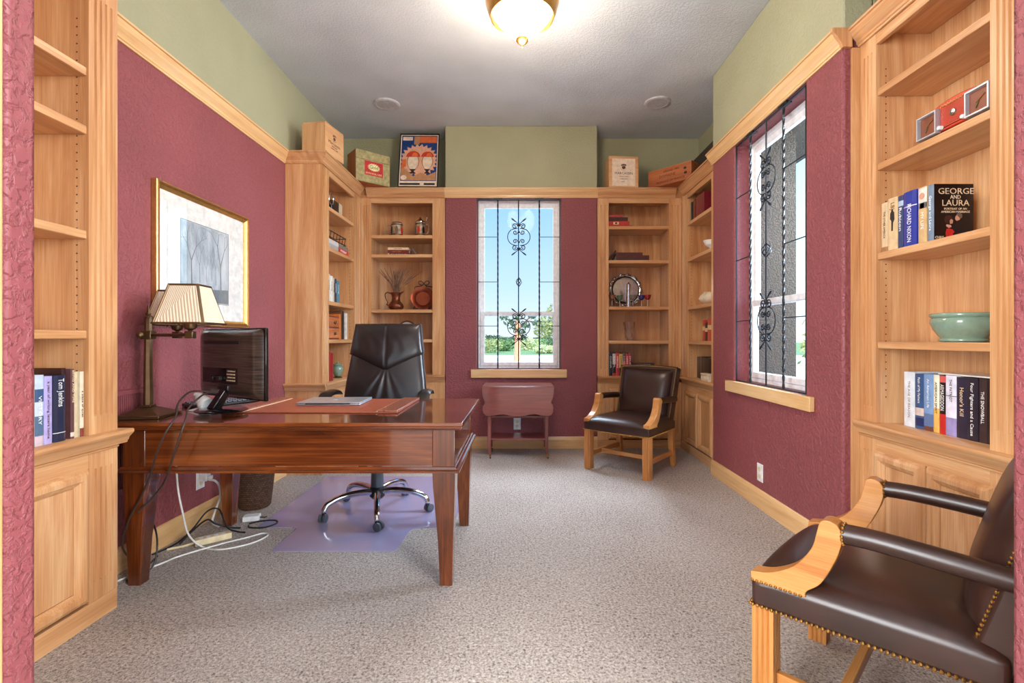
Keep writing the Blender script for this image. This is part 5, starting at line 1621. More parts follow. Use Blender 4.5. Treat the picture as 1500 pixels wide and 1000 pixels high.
def ornaments():
    g = 0
    P = lambda u, v, z: on('back_left', u, v, z)
    stein('squat beer stein on the top shelf left of the window', P(0.325, 0.13, 2.1295), 0.14, 0.058, False, radians(190))
    stein('tall lidded beer stein on the top shelf left of the window', P(0.565, 0.13, 2.1295), 0.15, 0.05, True, radians(-10))
    # copper pitcher and its dried sprigs
    p = thing('pitcher', 'copper pitcher with curved handle on the middle shelf left of the window', 'pitcher', P(0.315, 0.13, 1.3865))
    MB().lathe([(0.0, 0.0), (0.058, 0.0), (0.06, 0.006), (0.074, 0.02), (0.079, 0.04), (0.068, 0.066), (0.046, 0.09), (0.040, 0.12), (0.044, 0.15), (0.058, 0.178), (0.054, 0.178), (0.036, 0.13), (0.04, 0.09), (0.0, 0.03)], n=28).build('body', 'antique_copper', p, smooth=True, angle=60)
    MB().tube(smooth_path([(-0.05, 0, 0.168), (-0.085, 0, 0.182), (-0.11, 0, 0.165), (-0.105, 0, 0.12), (-0.085, 0, 0.08), (-0.095, 0, 0.055), (-0.07, 0, 0.05)], 5), 0.006, 8).build('handle', 'antique_copper', p, smooth=True)
    MB().hexa([(0.035, -0.012, 0.165), (0.05, -0.02, 0.165), (0.05, 0.02, 0.165), (0.035, 0.012, 0.165)], [(0.05, -0.006, 0.184), (0.085, -0.002, 0.192), (0.085, 0.002, 0.192), (0.05, 0.006, 0.184)]).build('spout', 'antique_copper', p, bevel=0.003)
    s = MB()
    rnd = random.Random(11)
    bx, by, bz = P(0.315, 0.13, 1.3865)
    for i in range(46):
        a, tlt = rnd.uniform(0, 2 * pi), rnd.uniform(0.05, 0.62)
        L = rnd.uniform(0.22, 0.36)
        dx, dy = sin(tlt) * cos(a) * 1.2 + 0.06, sin(tlt) * sin(a) * 0.4
        b0 = Vector((bx + rnd.uniform(-.01, .01), by + rnd.uniform(-.01, .01), bz + 0.11))
        tip = b0 + Vector((dx, dy, cos(tlt))) * L
        mid = (b0 + tip) / 2 - Vector((dx * 0.05, dy * 0.05, -0.01))
        pts = smooth_path([b0, mid, tip], 5)
        n = len(pts)
        s.tube(pts, [0.0016 if j < n * 0.55 else 0.0052 * (1 - 0.6 * (j / n - 0.55) / 0.45) for j in range(n)], 5)
    o = s.build('dried_lavender_leaves', 'straw', None, smooth=True)
    o.name = 'dried_sprigs'
    tag(o, 'dried lavender and grass sprigs standing in the copper pitcher', 'dried flowers', kind='stuff')
    # copper plate on an iron easel
    pl = thing('copper_plate', 'round copper plate leaning on the middle shelf left of the window', 'plate', P(0.582, 0.17, 1.3865 + 0.006), 0, None, (radians(-12), 0, radians(8)))
    R = 0.123
    MB().lathe([(0.0, 0.010), (R * 0.62, 0.010), (R * 0.68, 0.004), (R * 0.95, -0.004), (R, -0.006), (R, -0.009), (R * 0.66, 0.0), (R * 0.6, 0.006), (0.0, 0.006)], (0, 0, R), 48, axis='y').build('dish', 'copper', pl, smooth=True)
    st = thing('plate_stand', 'black iron easel with a curled bow holding the copper plate', 'plate stand', P(0.582, 0.14, 1.3925))
    for k in (-1, 1):
        MB().tube(smooth_path([(k * 0.07, -0.015, 0.03), (k * 0.085, -0.03, 0.012), (k * 0.075, -0.03, 0.003), (k * 0.06, 0.0, 0.004), (k * 0.055, 0.06, 0.02), (k * 0.04, 0.095, 0.15), (k * 0.02, 0.10, 0.25)], 5), 0.004, 7).build('leg', 'iron', st, smooth=True)
        MB().tube([(k * (0.03 + 0.026 * cos(t)), 0.085, 0.282 + 0.020 * sin(t) + 0.006 * cos(t)) for t in [2 * pi * i / 20 for i in range(20)]], 0.004, 7, closed=True).build('bow_loop', 'iron', st, smooth=True)
        MB().tube(smooth_path([(k * 0.004, 0.085, 0.275), (k * 0.03, 0.083, 0.25), (k * 0.07, 0.08, 0.245), (k * 0.095, 0.078, 0.235), (k * 0.09, 0.078, 0.21)], 5), 0.004, 7).build('bow_end', 'iron', st, smooth=True)
    w = thing('round_frame', 'round white plate with a dark rim behind the office chair', 'plate', P(0.415, 0.16, 1.0885 + 0.002), 0, None, (radians(-10), 0, 0))
    MB().lathe([(0.0, 0.004), (0.066, 0.004), (0.066, 0.0), (0.0, 0.0)], (0, 0, 0.08), 40, axis='y').build('face', 'ceramic_white', w, smooth=True, angle=30)
    w.scale = (1.22, 1.0, 1.22)
    MB().lathe([(0.066, -0.006), (0.078, -0.006), (0.08, 0.0), (0.078, 0.008), (0.066, 0.008), (0.066, -0.006)], (0, 0, 0.08), 40, axis='y', cap=False).build('rim', 'bronze', w, smooth=True)
    # back right shelf: tray, goblets, candlestick
    P = lambda u, v, z: on('back_right', u, v, z)
    t = thing('silver_tray', 'ornate round silver tray standing against the back of the right shelf', 'tray', P(0.337, 0.235, 1.4325), 0, None, (radians(-8), 0, 0))
    R = 0.175
    MB().lathe([(0.0, 0.004), (R * 0.74, 0.004), (R * 0.78, -0.002), (R * 0.9, -0.008), (R * 0.92, -0.004), (R * 0.8, 0.006), (0.0, 0.008)], (0, 0, R), 48, axis='y').build('dish', 'silver', t, smooth=True)
    n = 168
    rim = MB().tube([((R * 0.935 + 0.007 * cos(14 * 2 * pi * i / n)) * cos(2 * pi * i / n), -0.006, R + (R * 0.935 + 0.007 * cos(14 * 2 * pi * i / n)) * sin(2 * pi * i / n)) for i in range(n)], [0.009 + 0.004 * sin(28 * 2 * pi * i / n) for i in range(n)], 8, closed=True)
    rim.build('scalloped_rim', 'silver', t, smooth=True)
    MB().tube([(R * 0.80 * cos(2 * pi * i / 60), -0.005, R + R * 0.80 * sin(2 * pi * i / 60)) for i in range(60)], 0.006, 6, closed=True).build('inner_rim', 'iron', t, smooth=True)
    def goblet(label, u, v, bowl, sc=1.0):
        q = thing('goblet', label, 'goblet', P(u, v, 1.4165), 0, 'coloured goblets')
        MB().lathe([(0.0, 0.0), (0.026 * sc, 0.0), (0.026 * sc, 0.003), (0.006, 0.010), (0.0045, 0.02), (0.0045, 0.07 * sc), (0.0, 0.07 * sc)], n=20).build('stem', 'silver', q, smooth=True)
        MB().lathe([(0.0, 0.0705 * sc), (0.012, 0.0705 * sc), (0.028 * sc, 0.085 * sc), (0.032 * sc, 0.105 * sc), (0.037 * sc, 0.122 * sc), (0.034 * sc, 0.122 * sc), (0.02, 0.085 * sc), (0.0, 0.08 * sc)], n=24).build('bowl', bowl, q, smooth=True)
    goblet('amber goblet at the far left in front of the silver tray', 0.165, 0.10, 'glass_amber')
    goblet('green goblet standing back in front of the silver tray', 0.255, 0.16, 'glass_green')
    goblet('dark smoky goblet right of the silver candlestick', 0.375, 0.09, 'smoke_glass')
    goblet('blue goblet beside the red one in front of the silver tray', 0.475, 0.14, 'glass_blue')
    goblet('red goblet at the edge of the silver tray', 0.525, 0.09, 'glass_red')
    c = thing('silver_candlestick', 'tall smooth silver pillar among the goblets', 'candlestick', P(0.332, 0.10, 1.4165))
    MB().lathe([(0.0, 0.0), (0.022, 0.0), (0.022, 0.23), (0.018, 0.236), (0.0, 0.236)], n=24).build('pillar', 'chrome', c, smooth=True, angle=30)
    MB().lathe([(0.0, 0.2365), (0.006, 0.2365), (0.006, 0.25), (0.0, 0.252)], n=12).build('tip', 'iron', c, smooth=True)
    # crystal vase
    v = thing('crystal_vase', 'clear cut glass vase on the shelf below the silver tray', 'vase', P(0.342, 0.12, 1.0745))
    def rr(a, z):
        return (0.028 + 0.032 * (z / 0.19) ** 0.8) * (1 + 0.06 * cos(8 * a + z * 20))
    vs, fs, n, m = [], [], 48, 10
    for q in range(m + 1):
        z = 0.022 + 0.168 * q / m
        for k in range(n):
            a = 2 * pi * k / n
            vs.append((rr(a, z) * cos(a), rr(a, z) * sin(a), z))
    for q in range(m + 1):
        z = 0.19 - 0.155 * q / m
        for k in range(n):
            a = 2 * pi * k / n
            vs.append(((rr(0.2, z) - 0.007) * cos(a), (rr(0.2, z) - 0.007) * sin(a), z))
    for q in range(2 * m + 1):
        for k in range(n):
            fs.append((q * n + k, q * n + (k + 1) % n, (q + 1) * n + (k + 1) % n, (q + 1) * n + k))
    fs.append(tuple(range(n - 1, -1, -1)))
    fs.append(tuple((2 * m + 1) * n + k for k in range(n)))
    mb = MB()
    mb.add(vs, fs)
    mb.build('bowl', 'crystal', v, smooth=True)
    MB().lathe([(0.0, 0.0), (0.036, 0.0), (0.036, 0.005), (0.02, 0.0215), (0.0, 0.0215)], n=24).build('foot', 'crystal', v, smooth=True)
    # far right shelf
    P = lambda u, v, z: on('far_right', u, v, z)
    d = thing('crystal_dish', 'clear crystal dish on the second shelf of the far right bookcase', 'dish', P(0.53, 0.085, 1.8665))
    MB().lathe([(0.0, 0.0), (0.04, 0.0), (0.03, 0.012), (0.012, 0.02), (0.012, 0.035), (0.05, 0.06), (0.068, 0.10), (0.062, 0.10), (0.045, 0.065), (0.0, 0.045)], n=16).build('bowl', 'ceramic_white', d)
    sh = thing('conch_shell', 'large pale conch shell on the middle shelf of the far right bookcase', 'shell', P(0.42, 0.11, 1.4125), radians(-80))
    body = []
    pts = smooth_path([(-0.14, 0, 0.055), (-0.09, 0.0, 0.055), (-0.04, 0, 0.055), (0.02, 0, 0.055), (0.07, 0, 0.052), (0.12, 0, 0.05)], 6)
    n = len(pts)
    MB().tube(pts, [0.008 + 0.044 * sin(pi * min(1, 0.06 + 0.86 * i / (n - 1))) ** 1.1 + (0.005 if i % 5 == 0 else 0) for i in range(n)], 18).build('body', 'shell_cream', sh, smooth=True)
    for k in range(7):
        a = 0.6 + k * 0.25
        MB().taper(-0.07 + k * 0.022, 0.0, 0.022, 0.022, 0.096, -0.075 + k * 0.022, 0.0, 0.002, 0.002, 0.118 - 0.002 * k).build('spike', 'shell_cream', sh)
    cb = thing('carved_box', 'small carved cream box in front of the dark volumes, far right bookcase', 'box', P(0.57, 0.04, 0.7205), radians(-90))
    MB().box(-0.085, 0.085, -0.03, 0.03, 0.0, 0.052).build('body', 'shell_cream', cb, bevel=0.006)
    MB().box(-0.088, 0.088, -0.033, 0.033, 0.0525, 0.068).build('lid', 'shell_cream', cb, bevel=0.006)
    for k in range(4):
        MB().lathe([(0.0, -0.006), (0.012, -0.004), (0.016, 0.0), (0.0, 0.0)], (-0.06 + k * 0.04, -0.03, 0.028), 10, axis='y').build('rosette', 'cream_ink', cb, smooth=True)
    # far left shelf
    P = lambda u, v, z: on('far_left', u, v, z)
    mg = thing('magnifying_glass', 'magnifying glass propped on the top shelf of the far left bookcase', 'magnifier', P(0.235, 0.02, 2.2085), radians(90))
    MB().tube([(0.048 * cos(2 * pi * i / 28), 0, 0.075 + 0.048 * sin(2 * pi * i / 28)) for i in range(28)], 0.005, 8, closed=True).build('rim', 'silver', mg, smooth=True)
    MB().lathe([(0.0, -0.002), (0.046, -0.001), (0.046, 0.001), (0.0, 0.002)], (0, 0, 0.075), 28, axis='y').build('lens', 'pane_glass', mg, smooth=True)
    MB().tube([(0.0, 0.0, 0.024), (0.005, 0.0, 0.0)], 0.007, 8).build('handle', 'black_plastic', mg)
    # wire bookends / model on the pile
    wr = thing('wire_rack', 'black wire rack lying on the pile of books, far left bookcase', 'rack', P(0.40, 0.075, 1.8625 + 0.077), radians(90))
    for z in (0.012, 0.075):
        MB().tube([(-0.2, -0.05, z), (0.2, -0.05, z), (0.2, 0.05, z), (-0.2, 0.05, z)], 0.004, 6, closed=True).build('wire_frame', 'iron', wr)
    for x in (-0.18, -0.11, -0.04, 0.03, 0.1, 0.16):
        MB().tube([(x, -0.05, 0.004), (x + 0.03, -0.05, 0.079)], 0.003, 6).build('wire_strut', 'iron', wr)
    ch = thing('small_chest', 'little wooden chest with two drawers on the far left bookcase', 'chest', P(0.275, 0.016, 1.0885), radians(90))
    MB().box(-0.125, 0.125, 0.0, 0.16, 0.0, 0.20).build('body', 'red_mahogany_x', ch, bevel=0.003)
    for z in (0.012, 0.105):
        dr = MB().box(-0.112, 0.112, -0.010, -0.0005, z, z + 0.083).build('drawer', 'old_crate_x', ch, bevel=0.003)
        MB().lathe([(0.0, -0.028), (0.012, -0.026), (0.015, -0.02), (0.006, -0.0105), (0.0, -0.0105)], (0.0, 0, z + 0.04), 16, axis='y').build('knob', 'bronze', dr, smooth=True)
    j = thing('ginger_jar', 'small green lidded jar beside the crimson book, far left bookcase', 'jar', P(0.56, 0.085, 0.7355))
    MB().lathe([(0.0, 0.02), (0.03, 0.02), (0.04, 0.03), (0.062, 0.065), (0.07, 0.10), (0.064, 0.135), (0.05, 0.15), (0.04, 0.155), (0.0, 0.155)], n=28).build('body', 'celadon', j, smooth=True)
    MB().lathe([(0.0, 0.1555), (0.06, 0.1555), (0.062, 0.16), (0.04, 0.175), (0.014, 0.182), (0.016, 0.19), (0.01, 0.198), (0.0, 0.2)], n=28).build('lid', 'celadon', j, smooth=True)
    MB().lathe([(0.0, 0.0), (0.055, 0.0), (0.058, 0.008), (0.04, 0.0195), (0.0, 0.0195)], n=28).build('foot', 'bronze', j, smooth=True)
    j.scale = (0.72, 0.72, 0.74)
    # green bowl
    b = thing('ceramic_bowl', 'pale green glazed bowl on the lower right shelf', 'bowl', (1.748, 1.912, 1.0845), radians(20))
    MB().lathe([(0.0, 0.0), (0.068, 0.0), (0.075, 0.004), (0.076, 0.010), (0.070, 0.014), (0.078, 0.026), (0.094, 0.05), (0.103, 0.075), (0.101, 0.092), (0.097, 0.0945), (0.103, 0.099), (0.106, 0.106), (0.103, 0.113), (0.096, 0.113), (0.092, 0.09), (0.09, 0.06), (0.06, 0.02), (0.0, 0.016)], n=56).build('body', 'celadon', b, smooth=True, angle=70)
    for k in (0, 1):
        m = Matrix.Rotation(k * pi, 4, 'Z')
        MB().sphere((0, -0.100, 0.08), 0.012, 12, 8, s=(1.1, 0.5, 1.0)).move(m).build('lug', 'celadon', b, smooth=True)
    # red radio
    r = thing('radio', 'red vintage radio with two chrome framed dials', 'radio', (1.642, 1.846, 1.8995), radians(-90))
    top = [(-0.154 + 0.308 * i / 16, 0.100 + 0.026 * sin(pi * i / 16)) for i in range(17)]
    MB().prism(top + [(0.154, 0.012), (-0.154, 0.012)], 0.012, 0.11, 'y').build('case', 'radio_red', r, bevel=0.006, seg=3)
    MB().box(-0.0575, 0.0575, 0.0105, 0.0118, 0.02, 0.11).build('grille_backing', 'dark_pin', r)
    for k in range(17):
        z = 0.022 + k * 0.0052
        MB().box(-0.058, 0.058, 0.0075, 0.0104, z, z + 0.0034).build('grille_slat', 'radio_red', r)
    for s in (-1, 1):
        x = s * 0.108
        MB().rings(x - 0.048, x + 0.048, 0.006, 0.102, [(0.0, 0.002), (0.002, -0.008), (0.007, -0.008), (0.010, 0.003)], 0.0, 0.0118, fill=False).build('dial_frame', 'aluminium', r)
        MB().box(x - 0.038, x + 0.038, 0.004, 0.0075, 0.016, 0.092).build('dial_face', 'wood_panel_dark', r)
        MB().tube([(x - 0.01, 0.002, 0.05), (x + 0.022, 0.002, 0.07)], 0.002, 6).build('dial_hand', 'gold', r)
        MB().tube([(x, 0.002, 0.054), (x - 0.012, 0.002, 0.03)], 0.0016, 6).build('dial_hand', 'label_green', r)
        MB().lathe([(0.0, -0.008), (0.0065, -0.008), (0.008, -0.004), (0.008, 0.0072), (0.0, 0.0072)], (s * 0.05, 0, 0.022), 20, axis='y').build('tuning_knob', 'white_plastic', r, smooth=True, angle=40)
    MB().lathe([(0.0, 0.0), (0.012, 0.002), (0.014, 0.0072), (0.0, 0.0072)], (0.0, 0, 0.062), 20, axis='y').build('badge', 'silver', r, smooth=True)
    MB().tube(smooth_path([(-0.055 + 0.0065 * i, 0.006, 0.103 + (0.006 if i % 2 else -0.002)) for i in range(16)], 3), 0.0016, 5).build('script_lettering', 'gold', r)
    for x in (-0.12, 0.12):
        MB().box(x - 0.02, x + 0.02, 0.02, 0.09, 0.0, 0.0115).build('foot', 'black_plastic', r)


def wine_box(label, loc, rz, W, D, H, mat, name='wine_box', group=None):
    b = thing(name, label, 'box', loc, rz, group)
    t = 0.012
    MB().box(-W / 2, W / 2, t + 0.0005, D - t - 0.0005, 0.0, t).build('bottom_board', mat + '_x', b)
    MB().box(-W / 2, W / 2, 0, t, 0, H - 0.012).build('front_board', mat + '_x', b, bevel=0.001)
    MB().box(-W / 2, W / 2, D - t, D, 0, H - 0.012).build('rear_board', mat + '_x', b)
    for x in (-W / 2, W / 2 - t):
        MB().box(x, x + t, t + 0.0005, D - t - 0.0005, t + 0.0005, H - 0.012).build('end_board', mat + '_z', b)
    MB().box(-W / 2, W / 2, 0.001, D - 0.001, H - 0.0115, H).build('lid_board', mat + '_x', b, bevel=0.001)
    return b


def crest(parent, m, s, mat):
    """little printed coat of arms"""
    for nm, pts in (('crest_print', [(-0.45, 0.1), (-0.3, 0.35), (-0.1, 0.3), (0, 0.45), (0.1, 0.3), (0.3, 0.35), (0.45, 0.1), (0.25, 0.0), (0.3, -0.3), (0, -0.5), (-0.3, -0.3), (-0.25, 0.0)]),):
        MB().prism([(x * s, z * s) for x, z in pts], -0.0012, -0.0002, 'y').move(m).build(nm, mat, parent)
    for k in range(3):
        MB().prism([(x, z) for x, z in arc((k - 1) * 0.22 * s, 0.06 * s, 0.07 * s, 0, 360, 10)[:-1]], -0.0018, -0.0010, 'y').move(m).build('crest_print', 'cream_ink', parent)
    MB().tube([Vector((x * s, -0.0008, z * s)) for x, z in arc(0, -0.15, 0.5, 210, 330, 10)], 0.0008, 4).move(m).build('crest_print', mat, parent)


def ledge_things():
    zl = 2.5865
    # left wine box: its broad printed face looks into the room
    b = wine_box('tall pale wooden wine box on the ledge at the far left', (-1.534, 4.010, zl), radians(80), 0.275, 0.204, 0.25, 'crate_pine')
    m = Matrix.Translation((-0.005, 0, 0.165))
    crest(b, m, 0.055, 'brown_ink')
    lettering('Marcassin', 0.034, 'brown_ink', b, (-0.005, -0.0006, 0.110), (radians(90), 0, 0), width=0.17)
    lettering('VINEYARD', 0.014, 'brown_ink', b, (-0.005, -0.0006, 0.085), (radians(90), 0, 0), width=0.08)
    lettering('SONOMA COAST', 0.012, 'brown_ink', b, (-0.005, -0.0006, 0.066), (radians(90), 0, 0), width=0.10)
    # green crate across the corner
    ang = atan2(0.222, 0.258)
    c = thing('fruit_crate', 'olive green wooden crate with a red starburst label', 'crate', (-1.412, 4.658, zl), ang)
    W, D, H = 0.34, 0.22, 0.295
    MB().box(-W / 2, W / 2, 0.0, 0.014, 0.0, H * 0.72).build('front_board', 'crate_green', c, bevel=0.002)
    MB().box(-W / 2, W / 2, 0.0, 0.014, H * 0.72 + 0.002, H).build('front_board', 'crate_green', c, bevel=0.002)
    MB().box(-W / 2, W / 2, D - 0.014, D, 0.0, H).build('rear_board', 'crate_green', c, bevel=0.002)
    for x in (-W / 2, W / 2 - 0.018):
        MB().box(x, x + 0.018, 0.0145, D - 0.0145, 0.0, H).build('end_board', 'old_crate_z', c, bevel=0.002)
    MB().box(-W / 2 + 0.019, W / 2 - 0.019, 0.0145, D - 0.0145, 0.0, 0.01).build('bottom_board', 'old_crate_x', c)
    MB().box(-W / 2 + 0.019, W / 2 - 0.019, 0.0145, D - 0.0145, H - 0.012, H - 0.002).build('lid_board', 'crate_green', c)
    MB().box(-0.085, 0.098, -0.0012, -0.0002, 0.07, 0.205).build('paper_label', 'label_red', c)
    pts = []
    for k in range(36):
        r = (1.0 if k % 2 else 0.72)
        pts.append((0.006 + 0.066 * r * cos(2 * pi * k / 36), 0.150 + 0.040 * r * sin(2 * pi * k / 36)))
    MB().prism(pts, -0.002, -0.0013, 'y').build('starburst_print', 'label_cream', c)
    lettering('Gold', 0.044, 'label_green', c, (0.006, -0.0026, 0.150), (radians(90), 0, 0), width=0.085, depth=0.0005)
    lettering('SANTA ROSA, CALIF.', 0.026, 'label_cream', c, (0.006, -0.0018, 0.089), (radians(90), 0, 0), width=0.165, depth=0.0005)
    # framed poster leaning back against the niche wall
    lean = radians(12.5)
    p = thing('framed_poster', 'framed colourful poster leaning on the ledge left of the window', 'poster', (-1.014, 4.795, zl + 0.002), 0, None, (-lean, 0, radians(1)))
    w, h = 0.198, 0.595
    MB().rings(-w, w, 0.0, h, [(0.0, -0.010), (0.009, -0.010), (0.010, -0.004)], 0.0, 0.008, fill=False).build('frame', 'black_plastic', p)
    MB().box(-w + 0.009, w - 0.009, -0.003, 0.004, 0.009, h - 0.009).build('sheet', 'poster_cream', p)
    lay = [0]
    def flat(mat, pts):
        lay[0] += 1
        y = -0.0032 - 0.00022 * lay[0]
        MB().prism(pts, y, y + 0.0002, 'y').build('colour_print', mat, p)
    rect = lambda a, b, c, d: [(a, c), (b, c), (b, d), (a, d)]
    flat('poster_blue', rect(-w + 0.02, w - 0.02, 0.07, h - 0.02))
    burst = []
    for k in range(48):
        r = 1.0 if k % 2 else 0.82
        burst.append((max(-w + 0.02, min(w - 0.02, 0.2 * r * cos(2 * pi * k / 48))), 0.30 + 0.185 * r * sin(2 * pi * k / 48)))
    flat('poster_peach', burst)
    flat('poster_orange', rect(0.0, w - 0.025, h - 0.10, h - 0.03))
    flat('poster_tan', rect(-0.055, 0.0, h - 0.12, h - 0.03))
    flat('poster_cream', rect(-w + 0.03, -0.07, h - 0.075, h - 0.035))
    for cx, cz, r in ((-0.058, 0.335, 0.070), (0.086, 0.335, 0.064)):
        flat('poster_tan', [(cx + 0.92 * r * cos(a), cz - 0.05 + 1.3 * r * sin(a)) for a in [2 * pi * k / 24 for k in range(24)]])
        flat('poster_cream', [(cx + 0.74 * r * cos(a), cz - 0.055 + 1.25 * r * sin(a)) for a in [2 * pi * k / 24 for k in range(24)]])
        flat('black_ink', [(cx - 0.5 * r, cz - 0.135), (cx + 0.5 * r, cz - 0.135), (cx + 0.15 * r, cz - 0.16), (cx + 0.5 * r, cz - 0.185), (cx - 0.5 * r, cz - 0.185), (cx - 0.15 * r, cz - 0.16)])
        flat('poster_red', [(cx + r * cos(a), cz + 0.95 * r * sin(a)) for a in [pi * k / 14 for k in range(15)]])
        flat('poster_orange', [(cx + 0.25 * r + 0.45 * r * cos(a), cz + 0.006 + 0.6 * r * sin(a)) for a in [pi * k / 14 for k in range(15)]])
    flat('poster_tan', [(-w + 0.025, 0.075), (w - 0.025, 0.075), (w - 0.025, 0.17), (0.09, 0.13), (0.02, 0.16), (-0.05, 0.12), (-0.12, 0.19), (-w + 0.025, 0.24)])
    flat('poster_orange', [(-w + 0.03, 0.20), (-w + 0.075, 0.23), (-w + 0.07, 0.31), (-w + 0.03, 0.30)])
    flat('poster_cream', [(-w + 0.055 + 0.03 * cos(a), 0.105 + 0.026 * sin(a)) for a in [2 * pi * k / 20 for k in range(20)]])
    flat('black_ink', rect(-w + 0.02, 0.02, 0.025, 0.045))
    flat('black_ink', rect(0.06, w - 0.03, 0.025, 0.045))
    # right: upright wine box, and the flat one across the corner
    b = wine_box('upright pale wine box with dark crest on the right ledge', (1.02, 4.775, zl), radians(3), 0.295, 0.17, 0.305, 'crate_pine')
    MB().box(-0.115, 0.115, -0.0008, -0.0001, 0.012, 0.28).build('paper_label', 'poster_cream', b)
    crest(b, Matrix.Translation((0.0, -0.0008, 0.205)), 0.062, 'brown_ink')
    lettering('MARCASSIN', 0.036, 'brown_ink', b, (0.0, -0.0014, 0.135), (radians(90), 0, 0), width=0.175)
    lettering('VINEYARD', 0.016, 'brown_ink', b, (0.0, -0.0014, 0.105), (radians(90), 0, 0), width=0.095)
    lettering('CHARDONNAY', 0.014, 'brown_ink', b, (0.0, -0.0014, 0.080), (radians(90), 0, 0), width=0.08)
    lettering('1997', 0.014, 'brown_ink', b, (-0.01, -0.0014, 0.052), (radians(90), 0, 0), width=0.035)
    ang = atan2(-0.27, 0.249)
    cx, cy = 1.279 + 0.23 * cos(ang), 4.84 + 0.23 * sin(ang)
    b = wine_box('long weathered brown wine crate across the right corner of the ledge', (cx, cy, zl), ang, 0.46, 0.20, 0.168, 'old_crate', name='wine_crate')
    lettering('GRAND VIN', 0.026, 'black_ink', b, (0.02, -0.0005, 0.128), (radians(90), 0, 0), width=0.16)
    lettering('DOMAINE', 0.04, 'brown_ink', b, (-0.02, -0.0005, 0.085), (radians(90), 0, 0), width=0.17)
    lettering('PRODUCE OF FRANCE', 0.026, 'black_ink', b, (0.01, -0.0005, 0.032), (radians(90), 0, 0), width=0.30)
    for x, z in ((0.165, 0.112), (0.17, 0.068)):
        MB().prism([(x + q * 1.3, z + w_) for q, w_ in arc(0, 0, 0.012, 0, 360, 12)[:-1]], -0.0012, -0.0002, 'y').build('stamp_print', 'black_ink', b)
# ------------------------------------------------------------------ outdoors
def leaf_mass(mb, c, rx, ry, rz, n, size, rnd, shell=0.55):
    for _ in range(n):
        while True:
            p = Vector((rnd.uniform(-1, 1), rnd.uniform(-1, 1), rnd.uniform(-1, 1)))
            if shell < p.length <= 1.0:
                break
        q = Vector((c[0] + p.x * rx, c[1] + p.y * ry, c[2] + p.z * rz))
        d = Vector((rnd.uniform(-1, 1), rnd.uniform(-1, 1), rnd.uniform(-0.6, 1))).normalized()
        e = d.orthogonal().normalized()
        e = (Matrix.Rotation(rnd.uniform(0, 6.28), 3, d) @ e)
        f = d.cross(e)
        s = size * rnd.uniform(0.7, 1.3)
        mb.add([q - e * s, q + f * s * 0.4, q + e * s, q - f * s * 0.4], [(0, 1, 2, 3)])
    return mb


